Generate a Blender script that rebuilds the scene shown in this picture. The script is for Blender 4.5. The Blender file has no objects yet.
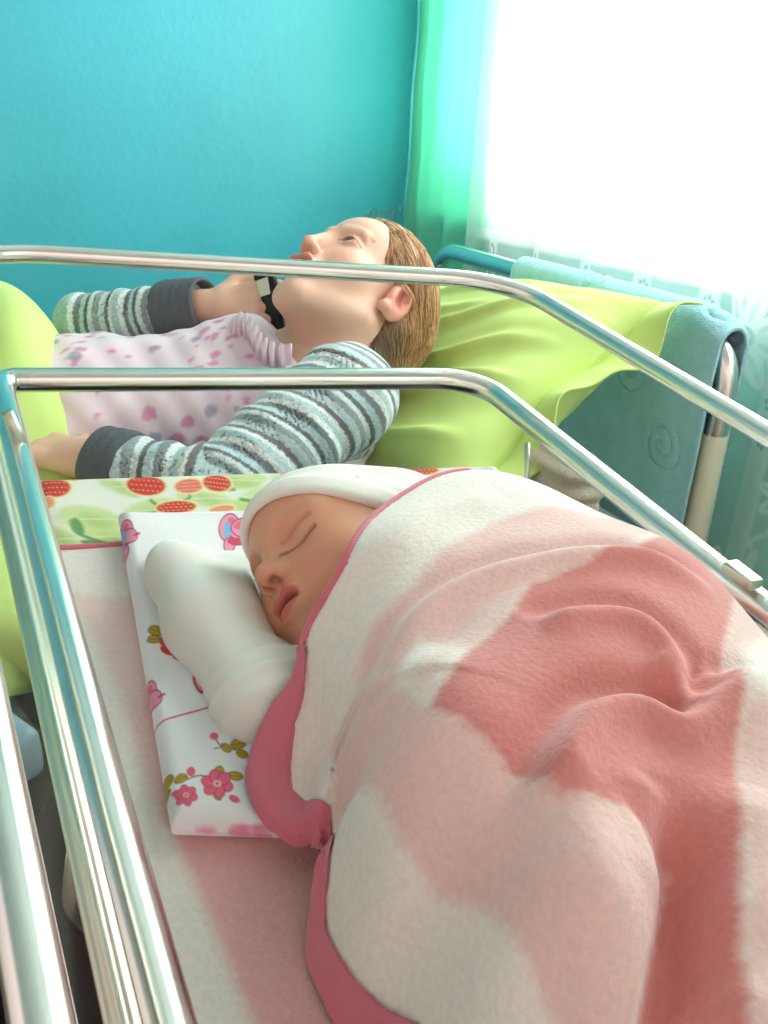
import bpy, math, random
import numpy as np
from mathutils import Matrix, Vector
random.seed(4)
RNG = np.random.default_rng(7)
SC = bpy.context.scene
# ------------------------------------------------------------------ camera, world, lights, exposure
CAMZ = 1.15
YAW, PITCH, ROLL, FPX = math.radians(26.31), math.radians(23.25), math.radians(3.38), 882.0
TILT = math.radians(8.26)                      # the bassinet tub is tipped, head end up
C0 = np.array([0, 0, CAMZ])
_F = np.array([math.sin(YAW)*math.cos(PITCH), math.cos(YAW)*math.cos(PITCH), -math.sin(PITCH)])
_R = np.array([math.cos(YAW), -math.sin(YAW), 0.0])
_U = np.cross(_R, _F)
_c, _s = math.cos(-ROLL), math.sin(-ROLL)
CR, CU, CF = _c*_R - _s*_U, _s*_R + _c*_U, _F
cam = bpy.data.cameras.new('camera')
cam.sensor_fit = 'VERTICAL'; cam.sensor_height = 36; cam.lens = FPX*36/1024
cam.clip_start = 0.01
camo = bpy.data.objects.new('camera', cam); SC.collection.objects.link(camo)
camo.matrix_world = Matrix([[CR[i], CU[i], -CF[i], C0[i]] for i in range(3)] + [[0, 0, 0, 1]])
SC.camera = camo

w = bpy.data.worlds.new('daylight'); SC.world = w; w.use_nodes = True
nt = w.node_tree; nt.nodes.clear()
tc = nt.nodes.new('ShaderNodeTexCoord'); sp = nt.nodes.new('ShaderNodeSeparateXYZ')
nt.links.new(tc.outputs['Generated'], sp.inputs[0])
rp = nt.nodes.new('ShaderNodeValToRGB')        # bright sky beyond the window side, soft room light from the rest
mp = nt.nodes.new('ShaderNodeMapRange'); mp.inputs[1].default_value = -1; mp.inputs[2].default_value = 1
nt.links.new(sp.outputs[0], mp.inputs[0]); nt.links.new(mp.outputs[0], rp.inputs[0])
el = rp.color_ramp.elements
el[0].position = 0.0; el[0].color = (.265, .225, .21, 1)
el[1].position = 0.9; el[1].color = (1, 1, 1, 1)
e = el.new(.55); e.color = (.37, .30, .268, 1)
e = el.new(.68); e.color = (1, 1, 1, 1)
mz = nt.nodes.new('ShaderNodeMapRange'); mz.inputs[1].default_value = -.7; mz.inputs[2].default_value = .9
mz.inputs[3].default_value = .38; mz.inputs[4].default_value = 1.3
nt.links.new(sp.outputs[2], mz.inputs[0])
ms = nt.nodes.new('ShaderNodeMath'); ms.operation = 'MULTIPLY'; ms.inputs[1].default_value = 3.6
nt.links.new(mz.outputs[0], ms.inputs[0])
bg = nt.nodes.new('ShaderNodeBackground'); wo = nt.nodes.new('ShaderNodeOutputWorld')
nt.links.new(rp.outputs[0], bg.inputs[0]); nt.links.new(ms.outputs[0], bg.inputs[1]); nt.links.new(bg.outputs[0], wo.inputs[0])

def area(name, loc, rot, sx, sy, power, col=(1, 1, 1)):
    l = bpy.data.lights.new(name, 'AREA'); l.shape = 'RECTANGLE'; l.size = sx; l.size_y = sy
    l.energy = power; l.color = col
    o = bpy.data.objects.new(name, l); SC.collection.objects.link(o); o.location = loc; o.rotation_euler = rot
    return o
area('window_daylight', (1.42, 1.08, CAMZ+.75), (0, math.radians(90), 0), 2.3, 2.3, 120, (1, .985, .95))
SC.view_settings.view_transform = 'Standard'; SC.view_settings.look = 'None'
SC.view_settings.exposure = 0.28; SC.view_settings.gamma = 1; SC.view_settings.use_curve_mapping = False
SC.cycles.use_denoising = True
SC.cycles.max_bounces = 10; SC.cycles.transparent_max_bounces = 24
SC.cycles.caustics_reflective = False; SC.cycles.caustics_refractive = False

# ------------------------------------------------------------------ places
def ray(x, y): return CF + CR*(x-384)/FPX - CU*(y-512)/FPX
def at(x, y, t): return C0 + ray(x, y)*t
EL = np.array([[1, 0, 0], [0, math.cos(TILT), math.sin(TILT)], [0, -math.sin(TILT), math.cos(TILT)]])
def TUB(p):                                     # bassinet frame (u right, v to the head end, w up) -> world
    return C0 + np.asarray(p, float) @ EL
def puv(x, y, h):                               # bassinet-frame point of a sight line at height -h
    d = EL @ ray(x, y); return d*(-h/d[2])
def camvec(v): v = np.asarray(v, float); return v[0]*CR - v[1]*CU + v[2]*CF

# ------------------------------------------------------------------ materials
def S(r, g, b):
    f = lambda c: (c/255/12.92 if c/255 <= .04045 else ((c/255+.055)/1.055)**2.4)
    return (f(r), f(g), f(b), 1)
def Sn(*c): return np.array(S(*c)[:3])
def mat(name, color=None, rough=.7, metal=0, bump=0, bscale=200, attr=False, sheen=0, sss=0, var=0, vscale=8, bstretch=None, spec=.5, fuzz=0, fscale=400):
    m = bpy.data.materials.new(name); m.use_nodes = True
    n = m.node_tree; b = n.nodes['Principled BSDF']
    b.inputs['Roughness'].default_value = rough; b.inputs['Metallic'].default_value = metal
    b.inputs['Specular IOR Level'].default_value = spec
    if sheen: b.inputs['Sheen Weight'].default_value = sheen; b.inputs['Sheen Roughness'].default_value = .5
    if sss:
        b.inputs['Subsurface Weight'].default_value = sss; b.inputs['Subsurface Radius'].default_value = (.010, .004, .002); b.inputs['Subsurface Scale'].default_value = 1
    geo = n.nodes.new('ShaderNodeTexCoord')
    if attr:
        a = n.nodes.new('ShaderNodeAttribute'); a.attribute_name = 'Col'; src = a.outputs['Color']
    else:
        c = n.nodes.new('ShaderNodeRGB'); c.outputs[0].default_value = color; src = c.outputs[0]
    for amt, sc_ in ((var, vscale), (fuzz, fscale)):
        if amt:
            no = n.nodes.new('ShaderNodeTexNoise'); no.inputs['Scale'].default_value = sc_; no.inputs['Detail'].default_value = 3
            n.links.new(geo.outputs['Object'], no.inputs['Vector'])
            mr = n.nodes.new('ShaderNodeMapRange'); mr.inputs[1].default_value = .3; mr.inputs[2].default_value = .7
            mr.inputs[3].default_value = 1-amt; mr.inputs[4].default_value = 1+amt
            n.links.new(no.outputs[0], mr.inputs[0])
            mx = n.nodes.new('ShaderNodeVectorMath'); mx.operation = 'SCALE'
            n.links.new(src, mx.inputs[0]); n.links.new(mr.outputs[0], mx.inputs['Scale']); src = mx.outputs[0]
    n.links.new(src, b.inputs['Base Color'])
    if bump:
        no = n.nodes.new('ShaderNodeTexNoise'); no.inputs['Scale'].default_value = bscale; no.inputs['Detail'].default_value = 4
        if bstretch:
            mpn = n.nodes.new('ShaderNodeMapping'); mpn.inputs['Scale'].default_value = bstretch
            n.links.new(geo.outputs['Object'], mpn.inputs[0]); n.links.new(mpn.outputs[0], no.inputs['Vector'])
        else: n.links.new(geo.outputs['Object'], no.inputs['Vector'])
        bp = n.nodes.new('ShaderNodeBump'); bp.inputs['Strength'].default_value = bump; bp.inputs['Distance'].default_value = .002
        n.links.new(no.outputs[0], bp.inputs['Height']); n.links.new(bp.outputs[0], b.inputs['Normal'])
    return m
M = {}
M['chrome'] = mat('chromed_steel', S(232, 230, 226), .24, 1, .04, 60)
M['dull_steel'] = mat('dull_steel', S(206, 206, 190), .42, 1, .1, 60)
M['wall_paint'] = mat('turquoise_oil_paint', S(74, 184, 206), .42, 0, .5, 55, var=.07, vscale=3)
M['mint_paint'] = mat('mint_wall_paint', S(158, 246, 226), .5, 0, .5, 55, var=.08, vscale=4)
M['ceiling'] = mat('white_ceiling_paint', S(225, 228, 225), .9)
M['floor'] = mat('grey_brown_linoleum', S(105, 92, 80), .5, 0, .1, 40, var=.15, vscale=6)
M['beige_paint'] = mat('beige_enamel', S(206, 200, 176), .45)
M['white_paint'] = mat('white_gloss_paint', S(240, 242, 240), .4)
M['terry'] = mat('blue_terry', S(166, 224, 238), .95, 0, .9, 420, sheen=.5, var=.06, vscale=40, fuzz=.07)
M['lime'] = mat('lime_cotton', S(208, 233, 138), .85, 0, .12, 300, sheen=.1, var=.05, vscale=10)
M['baby_skin'] = mat('baby_skin', None, .5, 0, .05, 500, attr=True, sss=.15, spec=.35)
M['skin'] = mat('adult_skin', None, .5, 0, .06, 350, attr=True, sss=.12, spec=.35)
M['painted_cloth'] = mat('printed_cotton', None, .9, 0, .18, 500, attr=True, sheen=.1)
M['fleece'] = mat('brushed_wool', None, .95, 0, .3, 420, attr=True, sheen=.35, fuzz=.05, fscale=330)
M['white_knit'] = mat('white_jersey', None, .92, 0, .12, 700, attr=True, sheen=.15)
M['binding'] = mat('pink_satin_binding', S(214, 108, 128), .6, 0, .25, 500, sheen=.3)
M['hair'] = mat('brown_hair', None, .45, 0, .3, 300, attr=True, spec=.5)
M['knit'] = mat('striped_knit', None, .95, 0, .6, 500, attr=True, sheen=.2, fuzz=.16, fscale=260)
M['charcoal'] = mat('charcoal_rib', S(88, 92, 100), .95, 0, .6, 500, fuzz=.1)
M['black_plastic'] = mat('black_plastic', S(16, 16, 19), .4, spec=.25)
M['black_fabric'] = mat('black_nylon', S(13, 13, 16), .7, 0, .4, 120, spec=.12)
M['pale_blue_wrap'] = mat('pale_blue_wrap', S(150, 180, 200), .25, 0, .4, 60, var=.3, vscale=25)
M['beige'] = mat('beige_blanket_wool', S(205, 190, 172), .95, 0, .7, 250, sheen=.3, fuzz=.1)
M['eye'] = mat('eye_surface', None, .15, attr=True)
M['mattress'] = mat('pale_blue_ticking', S(190, 210, 216), .9, 0, .2, 200)

def acrylic():
    m = bpy.data.materials.new('clear_acrylic'); m.use_nodes = True
    n = m.node_tree; n.nodes.clear()
    o = n.nodes.new('ShaderNodeOutputMaterial'); t = n.nodes.new('ShaderNodeBsdfTransparent'); g = n.nodes.new('ShaderNodeBsdfGlossy')
    t.inputs[0].default_value = (.965, .975, .965, 1); g.inputs['Roughness'].default_value = .06
    f = n.nodes.new('ShaderNodeFresnel'); f.inputs[0].default_value = 1.12
    mx = n.nodes.new('ShaderNodeMixShader')
    gm = n.nodes.new('ShaderNodeNewGeometry'); iv = n.nodes.new('ShaderNodeMath'); iv.operation = 'SUBTRACT'; iv.inputs[0].default_value = 1
    ml = n.nodes.new('ShaderNodeMath'); ml.operation = 'MULTIPLY'   # only the outer face of the sheet mirrors
    n.links.new(gm.outputs['Backfacing'], iv.inputs[1]); n.links.new(f.outputs[0], ml.inputs[0]); n.links.new(iv.outputs[0], ml.inputs[1])
    mn = n.nodes.new('ShaderNodeMath'); mn.operation = 'MINIMUM'; mn.inputs[1].default_value = .07
    n.links.new(ml.outputs[0], mn.inputs[0]); n.links.new(mn.outputs[0], mx.inputs[0]); n.links.new(t.outputs[0], mx.inputs[1]); n.links.new(g.outputs[0], mx.inputs[2])
    n.links.new(mx.outputs[0], o.inputs[0]); return m
M['acrylic'] = acrylic()
def lace():
    m = bpy.data.materials.new('white_lace'); m.use_nodes = True
    n = m.node_tree; n.nodes.clear()
    o = n.nodes.new('ShaderNodeOutputMaterial'); t = n.nodes.new('ShaderNodeBsdfTransparent')
    d = n.nodes.new('ShaderNodeBsdfDiffuse'); tr = n.nodes.new('ShaderNodeBsdfTranslucent'); ad = n.nodes.new('ShaderNodeMixShader')
    d.inputs[0].default_value = (.9, .93, .93, 1); tr.inputs[0].default_value = (.9, .93, .93, 1); ad.inputs[0].default_value = .5
    a = n.nodes.new('ShaderNodeAttribute'); a.attribute_name = 'Col'
    mx = n.nodes.new('ShaderNodeMixShader')
    n.links.new(d.outputs[0], ad.inputs[1]); n.links.new(tr.outputs[0], ad.inputs[2])
    n.links.new(a.outputs['Fac'], mx.inputs[0]); n.links.new(t.outputs[0], mx.inputs[1]); n.links.new(ad.outputs[0], mx.inputs[2])
    n.links.new(mx.outputs[0], o.inputs[0]); return m
M['lace'] = lace()
def pane():
    m = acrylic(); m.name = 'window_glass'; return m
M['glass'] = pane()

# ------------------------------------------------------------------ object helpers
def tag(o, label=None, cat=None, group=None, kind=None):
    if label: o['label'] = label
    if cat: o['category'] = cat
    if group: o['group'] = group
    if kind: o['kind'] = kind
    return o
def empty(name, loc=(0, 0, 0)):
    o = bpy.data.objects.new(name, None); SC.collection.objects.link(o); o.location = loc; o.empty_display_size = .05; return o
def link(name, V, Fs, m, parent=None, cols=None, smooth=True):
    V = np.asarray(V, float)
    if parent is None: org = V.mean(0)
    else: org = np.zeros(3)
    me = bpy.data.meshes.new(name)
    me.from_pydata((V-org).tolist(), [], [list(map(int, f)) for f in Fs] if not isinstance(Fs, np.ndarray) else Fs.tolist())
    me.update()
    if smooth: me.polygons.foreach_set('use_smooth', np.ones(len(me.polygons), bool))
    if cols is not None:
        a = me.color_attributes.new('Col', 'FLOAT_COLOR', 'POINT')
        c4 = np.ones((len(V), 4), np.float32); c4[:, :3] = cols
        a.data.foreach_set('color', c4.ravel())
    me.materials.append(m)
    o = bpy.data.objects.new(name, me); SC.collection.objects.link(o)
    if parent is not None:
        o.parent = parent
        o.matrix_parent_inverse = Matrix.Translation(-Vector(parent_loc(parent)))
    else: o.location = org.tolist()
    return o
def parent_loc(p):
    l = Vector(p.location)
    while p.parent is not None:
        l = l + Vector(p.matrix_parent_inverse.translation); p = p.parent; l = l + Vector(p.location)
    return l
class MB:
    def __init__(s): s.V = []; s.F = []
    def add(s, V, F):
        b = len(s.V); s.V += [tuple(v) for v in V]; s.F += [tuple(i+b for i in f) for f in F]; return s
    def box(s, lo, hi, bev=0, T=None):
        lo = np.array(lo, float); hi = np.array(hi, float); b = min(bev, (hi-lo).min()*.45)
        if b <= 0:
            V = [(x, y, z) for x in (lo[0], hi[0]) for y in (lo[1], hi[1]) for z in (lo[2], hi[2])]
            F = [(0, 1, 3, 2), (4, 6, 7, 5), (0, 4, 5, 1), (2, 3, 7, 6), (0, 2, 6, 4), (1, 5, 7, 3)]
        else:
            import bmesh
            bm = bmesh.new(); bmesh.ops.create_cube(bm, size=1)
            for v in bm.verts: v.co = Vector(((lo+hi)/2 + np.array(v.co)*(hi-lo)))
            bmesh.ops.bevel(bm, geom=list(bm.edges), offset=b, segments=3, profile=.5, affect='EDGES')
            bm.verts.index_update(); V = [tuple(v.co) for v in bm.verts]; F = [tuple(v.index for v in f.verts) for f in bm.faces]; bm.free()
        if T is not None: V = [T(v) for v in V]
        return s.add(V, F)
    def tube(s, P, r, n=16, closed=False, rx=None, caps=True):
        V, F = sweep(P, r, n, closed, rx, caps); return s.add(V, F)
    def build(s, name, m, parent=None, smooth=True):
        o = link(name, np.array(s.V), s.F, m, parent, None, smooth)
        return o
def sweep(P, r, n=16, closed=False, prof=None, caps=True, nrm0=None):
    P = np.asarray(P, float); N = len(P)
    r = np.broadcast_to(np.asarray(r, float), (N,))
    T = np.roll(P, -1, 0)-np.roll(P, 1, 0) if closed else np.gradient(P, axis=0)
    T /= np.linalg.norm(T, axis=1)[:, None]+1e-12
    a = np.array(nrm0 if nrm0 is not None else ([0, 0, 1.] if abs(T[0, 2]) < .9 else [1., 0, 0]))
    nn = a - T[0]*(a@T[0]); nn /= np.linalg.norm(nn)
    if prof is None:
        th = np.linspace(0, 2*np.pi, n, endpoint=False); prof = np.stack([np.cos(th), np.sin(th)], 1)
    n = len(prof); V = []
    for i in range(N):
        nn = nn - T[i]*(nn@T[i]); nn /= np.linalg.norm(nn); bb = np.cross(T[i], nn)
        V.append(P[i] + r[i]*(prof[:, :1]*nn + prof[:, 1:]*bb))
    V = np.concatenate(V); F = []
    for i in range(N if closed else N-1):
        j = (i+1) % N
        for k in range(n): F.append((i*n+k, i*n+(k+1) % n, j*n+(k+1) % n, j*n+k))
    if caps and not closed:
        F.append(tuple(range(n))[::-1]); F.append(tuple((N-1)*n+k for k in range(n)))
    return V, F
def fillet(P, rad, n=10, closed=False, seg=1):
    P = [np.array(p, float) for p in P]; out = []; L = len(P)
    rad = [rad]*L if np.isscalar(rad) else rad
    for i in range(L):
        if not closed and i in (0, L-1): out.append(P[i]); continue
        a, b, c = P[i-1], P[i], P[(i+1) % L]
        u1 = (a-b)/np.linalg.norm(a-b); u2 = (c-b)/np.linalg.norm(c-b)
        ang = math.acos(np.clip(u1@u2, -1, 1)); d = rad[i]/math.tan(ang/2)
        p1, p2 = b+u1*d, b+u2*d
        cen = b+(u1+u2)/np.linalg.norm(u1+u2)*rad[i]/math.sin(ang/2)
        for k in range(n+1):
            t = k/n; q = p1*(1-t)+p2*t; q = cen+(q-cen)/np.linalg.norm(q-cen)*rad[i]; out.append(q)
    if seg > 1:
        o2 = []
        K = len(out)
        for i in range(K if closed else K-1):
            a, b = out[i], out[(i+1) % K]
            m = max(1, int(round(np.linalg.norm(b-a)/seg_len)))
            for k in range(m): o2.append(a+(b-a)*k/m)
        if not closed: o2.append(out[-1])
        out = o2
    return np.array(out)
seg_len = .03
def spline(P, n=8):
    P = np.asarray(P, float); Q = np.vstack([2*P[0]-P[1], P, 2*P[-1]-P[-2]]); out = []
    for i in range(1, len(Q)-2):
        for k in range(n):
            t = k/n; p0, p1, p2, p3 = Q[i-1], Q[i], Q[i+1], Q[i+2]
            out.append(.5*((2*p1)+(-p0+p2)*t+(2*p0-5*p1+4*p2-p3)*t*t+(-p0+3*p1-3*p2+p3)*t**3))
    out.append(Q[-2]); return np.array(out)
def gridfaces(nu, nv, flip=False):
    i, j = np.meshgrid(np.arange(nu-1), np.arange(nv-1), indexing='ij')
    a = (i*nv+j).ravel(); b = a+nv; c = b+1; d = a+1
    return np.stack([a, d, c, b] if flip else [a, b, c, d], 1)
# ---- signed-distance modelling: smooth continuous bodies
def smin(a, b, k):
    h = np.clip(.5+.5*(b-a)/k, 0, 1); return b*(1-h)+a*h - k*h*(1-h)
def smax(a, b, k): return -smin(-a, -b, k)
def cap(p, a, b, ra, rb=None):
    a = np.asarray(a, float); b = np.asarray(b, float); rb = ra if rb is None else rb
    ba = b-a; h = np.clip(((p-a)@ba)/(ba@ba), 0, 1)
    return np.linalg.norm(p-a-h[:, None]*ba, axis=1)-(ra+(rb-ra)*h)
def ell(p, c, r):
    q = p-np.asarray(c, float); r = np.asarray(r, float)
    k0 = np.linalg.norm(q/r, axis=1); k1 = np.linalg.norm(q/(r*r), axis=1)+1e-9
    return k0*(k0-1)/k1
def sph(p, c, r): return np.linalg.norm(p-np.asarray(c, float), axis=1)-r
def wob(p, f, seed=0):
    g = np.random.default_rng(seed); o = np.zeros(len(p))
    for k in range(5):
        d = g.normal(size=3); d /= np.linalg.norm(d); o += np.sin(p@d*f*(.7+.25*k)+g.uniform(0, 6.28))
    return o/5
def snet(fn, lo, hi, s, blk=8):
    lo = np.array(lo, float); hi = np.array(hi, float)
    nb = np.ceil((hi-lo)/(s*blk)).astype(int)+1; n = nb*blk
    c = np.stack(np.meshgrid(*[(np.arange(k)+.5)*blk*s for k in nb], indexing='ij'), -1).reshape(-1, 3)+lo-s/2
    fc = fn(c); act = np.abs(fc) < blk*s*1.35
    big = np.where(act, 0, fc).reshape(nb)
    G = np.repeat(np.repeat(np.repeat(big, blk, 0), blk, 1), blk, 2).astype(np.float32)
    ai = np.argwhere(act.reshape(nb))
    off = np.stack(np.meshgrid(*[np.arange(blk)]*3, indexing='ij'), -1).reshape(-1, 3)
    for q in range(0, len(ai), 400):
        idx = (ai[q:q+400, None]*blk+off[None]).reshape(-1, 3)
        G[idx[:, 0], idx[:, 1], idx[:, 2]] = fn(idx*s+lo)
    Sg = G < 0
    cs = np.zeros(n-1, np.int8)
    for a in (0, 1):
        for b in (0, 1):
            for d in (0, 1): cs += Sg[a:n[0]-1+a, b:n[1]-1+b, d:n[2]-1+d]
    cells = np.argwhere((cs > 0) & (cs < 8))
    idm = -np.ones(n-1, np.int32); idm[cells[:, 0], cells[:, 1], cells[:, 2]] = np.arange(len(cells))
    acc = np.zeros((len(cells), 3)); cnt = np.zeros(len(cells))
    corners = [(a, b, d) for a in (0, 1) for b in (0, 1) for d in (0, 1)]
    val = {k: G[cells[:, 0]+k[0], cells[:, 1]+k[1], cells[:, 2]+k[2]] for k in corners}
    for k in corners:
        for ax in range(3):
            if k[ax] == 0:
                k2 = list(k); k2[ax] = 1; k2 = tuple(k2); v0, v1 = val[k], val[k2]
                m = (v0 < 0) != (v1 < 0); t = np.where(m, v0/np.where(m, v0-v1, 1), 0)
                pt = np.tile(np.array(k, float), (len(cells), 1)); pt[:, ax] += t
                acc[m] += pt[m]; cnt[m] += 1
    V = (cells+acc/cnt[:, None])*s+lo
    Fs = []
    for ax in range(3):
        b1, b2 = (ax+1) % 3, (ax+2) % 3
        sl0 = [slice(None)]*3; sl1 = [slice(None)]*3; sl0[ax] = slice(0, -1); sl1[ax] = slice(1, None)
        e = np.argwhere(Sg[tuple(sl0)] != Sg[tuple(sl1)])
        e = e[(e[:, b1] > 0) & (e[:, b2] > 0) & (e[:, b1] < n[b1]-1) & (e[:, b2] < n[b2]-1)]
        s0 = Sg[e[:, 0], e[:, 1], e[:, 2]]
        q = []
        for d1, d2 in ((-1, -1), (0, -1), (0, 0), (-1, 0)):
            cc = e.copy(); cc[:, b1] += d1; cc[:, b2] += d2; q.append(idm[cc[:, 0], cc[:, 1], cc[:, 2]])
        q = np.stack(q, 1); q[~s0] = q[~s0][:, ::-1]; q = q[(q >= 0).all(1)]; Fs.append(q)
    return V, np.concatenate(Fs)
# ---- painting cloth patterns in the cloth's own plane
def poly_sd(P, poly):
    poly = np.asarray(poly, float); d = np.full(len(P), 1e9); ins = np.zeros(len(P), bool)
    for i in range(len(poly)):
        a, b = poly[i], poly[(i+1) % len(poly)]; ba = b-a; pa = P-a
        h = np.clip((pa@ba)/(ba@ba+1e-12), 0, 1); d = np.minimum(d, np.linalg.norm(pa-h[:, None]*ba, axis=1))
        cnd = (a[1] > P[:, 1]) != (b[1] > P[:, 1])
        ins ^= cnd & (P[:, 0] < (b[0]-a[0])*(P[:, 1]-a[1])/(b[1]-a[1]+1e-15)+a[0])
    return np.where(ins, -d, d)
def paint(cols, P, poly, c, soft=.0006, amt=1.0, jit=None):
    poly = np.asarray(poly, float); lo = poly.min(0)-soft*3; hi = poly.max(0)+soft*3
    m = ((P > lo) & (P < hi)).all(1)
    if not m.any(): return
    d = poly_sd(P[m], poly)
    if jit is not None: d = d+jit[m]
    a = np.clip(.5-d/(2*soft), 0, 1)[:, None]*amt
    cols[m] = cols[m]*(1-a)+np.asarray(c)*a
def pell(cx, cy, rx, ry, rot=0, n=20):
    t = np.linspace(0, 2*np.pi, n, endpoint=False); x, y = rx*np.cos(t), ry*np.sin(t); a = math.radians(rot)
    return np.stack([cx+x*math.cos(a)-y*math.sin(a), cy+x*math.sin(a)+y*math.cos(a)], 1)
def pline(P, wd):
    P = spline(P, 5) if len(P) > 2 else np.asarray(P, float); T = np.gradient(P, axis=0); T /= np.linalg.norm(T, axis=1)[:, None]+1e-9
    N = np.stack([-T[:, 1], T[:, 0]], 1); return np.vstack([P+N*wd/2, (P-N*wd/2)[::-1]])

# ------------------------------------------------------------------ room
XW, YW = 1.08, 2.12
WZ0, WZ1, WY0, WY1 = CAMZ-.165, CAMZ+1.25, .15, 2.05
b = MB(); b.box((-2.6, YW, 0), (XW+.16, YW+.15, 2.7)); tag(b.build('wall_back', M['wall_paint'], smooth=False), 'turquoise oil painted wall behind the bed', 'wall', kind='structure')
b = MB()
b.box((XW, WY1, 0), (XW+.16, YW, 2.7)); b.box((XW, -2.2, 0), (XW+.16, WY0, 2.7))
b.box((XW, WY0, 0), (XW+.16, WY1, WZ0)); b.box((XW, WY0, WZ1), (XW+.16, WY1, 2.7))
tag(b.build('wall_right', M['mint_paint'], smooth=False), 'mint green wall with the window in it', 'wall', kind='structure')
b = MB(); b.box((-2.6, -2.2, -.1), (XW+.16, YW+.15, 0)); tag(b.build('floor', M['floor'], smooth=False), 'grey brown linoleum floor of the ward', 'floor', kind='structure')
b = MB(); b.box((-2.6, -2.2, 2.7), (XW+.16, YW+.15, 2.8)); tag(b.build('ceiling', M['ceiling'], smooth=False), 'white painted ceiling of the ward', 'ceiling', kind='structure')
win = empty('window_1', (XW+.08, (WY0+WY1)/2, WZ0)); tag(win, 'bright white framed window behind the lace curtain', 'window', kind='structure')
fr = MB(); fw = .07; x0, x1 = XW+.06, XW+.12
mull = 1.33
for y0, y1, z0, z1 in ((WY0, WY1, WZ0, WZ0+.1), (WY0, WY1, WZ1-fw, WZ1), (WY0, WY0+fw, WZ0+.1, WZ1-fw), (WY1-fw, WY1, WZ0+.1, WZ1-fw), (mull, mull+fw, WZ0+.1, WZ1-fw), (.62, .62+fw, WZ0+.1, WZ1-fw)):
    fr.box((x0, y0, z0), (x1, y1, z1), .006)
fr.build('window_frame', M['white_paint'], win)
for y0, y1 in ((WY0+fw, .62), (.62+fw, mull), (mull+fw, WY1-fw)):
    MB().box((XW+.085, y0, WZ0+.1), (XW+.091, y1, WZ1-fw)).build('pane', M['glass'], win, False)
MB().box((XW-.015, WY0-.03, WZ0-.035), (XW+.06, WY1, WZ0), .006).build('window_sill', M['white_paint'], win)

# ------------------------------------------------------------------ lace curtain
def build_curtain():
    X = XW-.05; ys = np.arange(.25, 1.745, .0026); zs = np.concatenate([np.arange(.30, CAMZ-.06, .0026), np.arange(CAMZ-.06, CAMZ+1.45, .03)])
    Y, Z = np.meshgrid(ys, zs, indexing='ij'); Yf, Zf = Y.ravel(), Z.ravel()
    x = X+.006*np.sin(Yf*38+.6*np.sin(Zf*2))+.004*np.sin(Yf*71+1)
    V = np.stack([x, Yf, Zf], 1); P = np.stack([Yf, Zf-CAMZ], 1)
    c = np.full((len(V), 3), .40)
    one = np.ones(3)
    top = np.clip((Zf-(CAMZ-.185))/.05, 0, 1)[:, None]; c = c*(1-top)+.80*top
    edge = np.clip((Yf-1.70)/.02, 0, 1)[:, None]; c = c*(1-edge)+.8*edge
    band = pline([(.2, -.175), (.8, -.178), (1.4, -.183), (1.75, -.187)], .022); paint(c, P, band, one*.85, .004)
    for i, y in enumerate(np.arange(.40, 1.72, .155)):                      # dense strips between the sheer panels
        paint(c, P, np.array([(y-.02, -.75), (y+.02, -.75), (y+.02, -.18), (y-.02, -.18)]), one*.8, .003)
        for k in range(4):
            for q in range(7):
                a = q*2*math.pi/7
                paint(c, P, pell(y+.009*math.cos(a), -.215-.055*k+.012*math.sin(a), .0035, .0045), one*.3, .001)
            paint(c, P, pell(y, -.215-.055*k, .004, .005), one*.95, .001)
    def flower(y, z, r, rot):
        for q in range(8):
            a = rot+q*2*math.pi/8
            paint(c, P, pell(y+.6*r*math.cos(a), z+.6*r*math.sin(a), .46*r, .2*r, math.degrees(a)), one*.92, .002)
            paint(c, P, pell(y+.6*r*math.cos(a), z+.6*r*math.sin(a), .28*r, .06*r, math.degrees(a)), one*.6, .002)
        paint(c, P, pell(y, z, .24*r, .24*r), one*.35, .002); paint(c, P, pell(y, z, .13*r, .13*r), one*.95, .002)
    for y, z, r in ((.93, -.245, .075), (.62, -.30, .07), (1.26, -.30, .06), (.80, -.45, .05), (1.05, -.48, .05), (.55, -.52, .06), (.9, -.62, .05), (1.5, -.33, .05), (1.2, -.55, .05), (.4, -.3, .06)):
        flower(y, z, r, y*7)
        paint(c, P, pline([(y+.01, z-r), (y+.05, z-r-.05), (y+.03, z-r-.12)], .006), one*.85, .002)
        for k in (0, 1, 2):
            paint(c, P, pell(y+.055+.02*(k % 2)*(-1)**k, z-r-.03-.035*k, .024, .009, 35+70*(k % 2)), one*.85, .002)
    V0 = V
    o = link('lace_curtain', V0, gridfaces(len(ys), len(zs)), M['lace'], None, c)
    return tag(o, 'sheer white lace curtain with flower pattern over the window', 'curtain')
build_curtain()
def drape():
    m = bpy.data.materials.new('mint_voile'); m.use_nodes = True; n = m.node_tree; n.nodes.clear()
    o = n.nodes.new('ShaderNodeOutputMaterial'); d = n.nodes.new('ShaderNodeBsdfDiffuse'); t = n.nodes.new('ShaderNodeBsdfTranslucent'); mx = n.nodes.new('ShaderNodeMixShader')
    d.inputs[0].default_value = S(140, 232, 202); t.inputs[0].default_value = S(96, 208, 168); mx.inputs[0].default_value = .32
    n.links.new(d.outputs[0], mx.inputs[1]); n.links.new(t.outputs[0], mx.inputs[2]); n.links.new(mx.outputs[0], o.inputs[0])
    ys = np.linspace(1.70, 2.112, 120); zs = np.linspace(.35, CAMZ+1.45, 160); Y, Z = [q.ravel() for q in np.meshgrid(ys, zs, indexing='ij')]
    x = XW-.026+.006*np.sin(Y*46+.5*np.sin(Z*3))+.003*np.sin(Y*95+Z)+.0015*np.sin(Z*24+Y*9)
    ob = link('drape', np.column_stack([x, Y, Z]), gridfaces(120, 160), m)
    tag(ob, 'pale mint curtain hanging in the corner beside the white lace', 'curtain')
drape()

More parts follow.
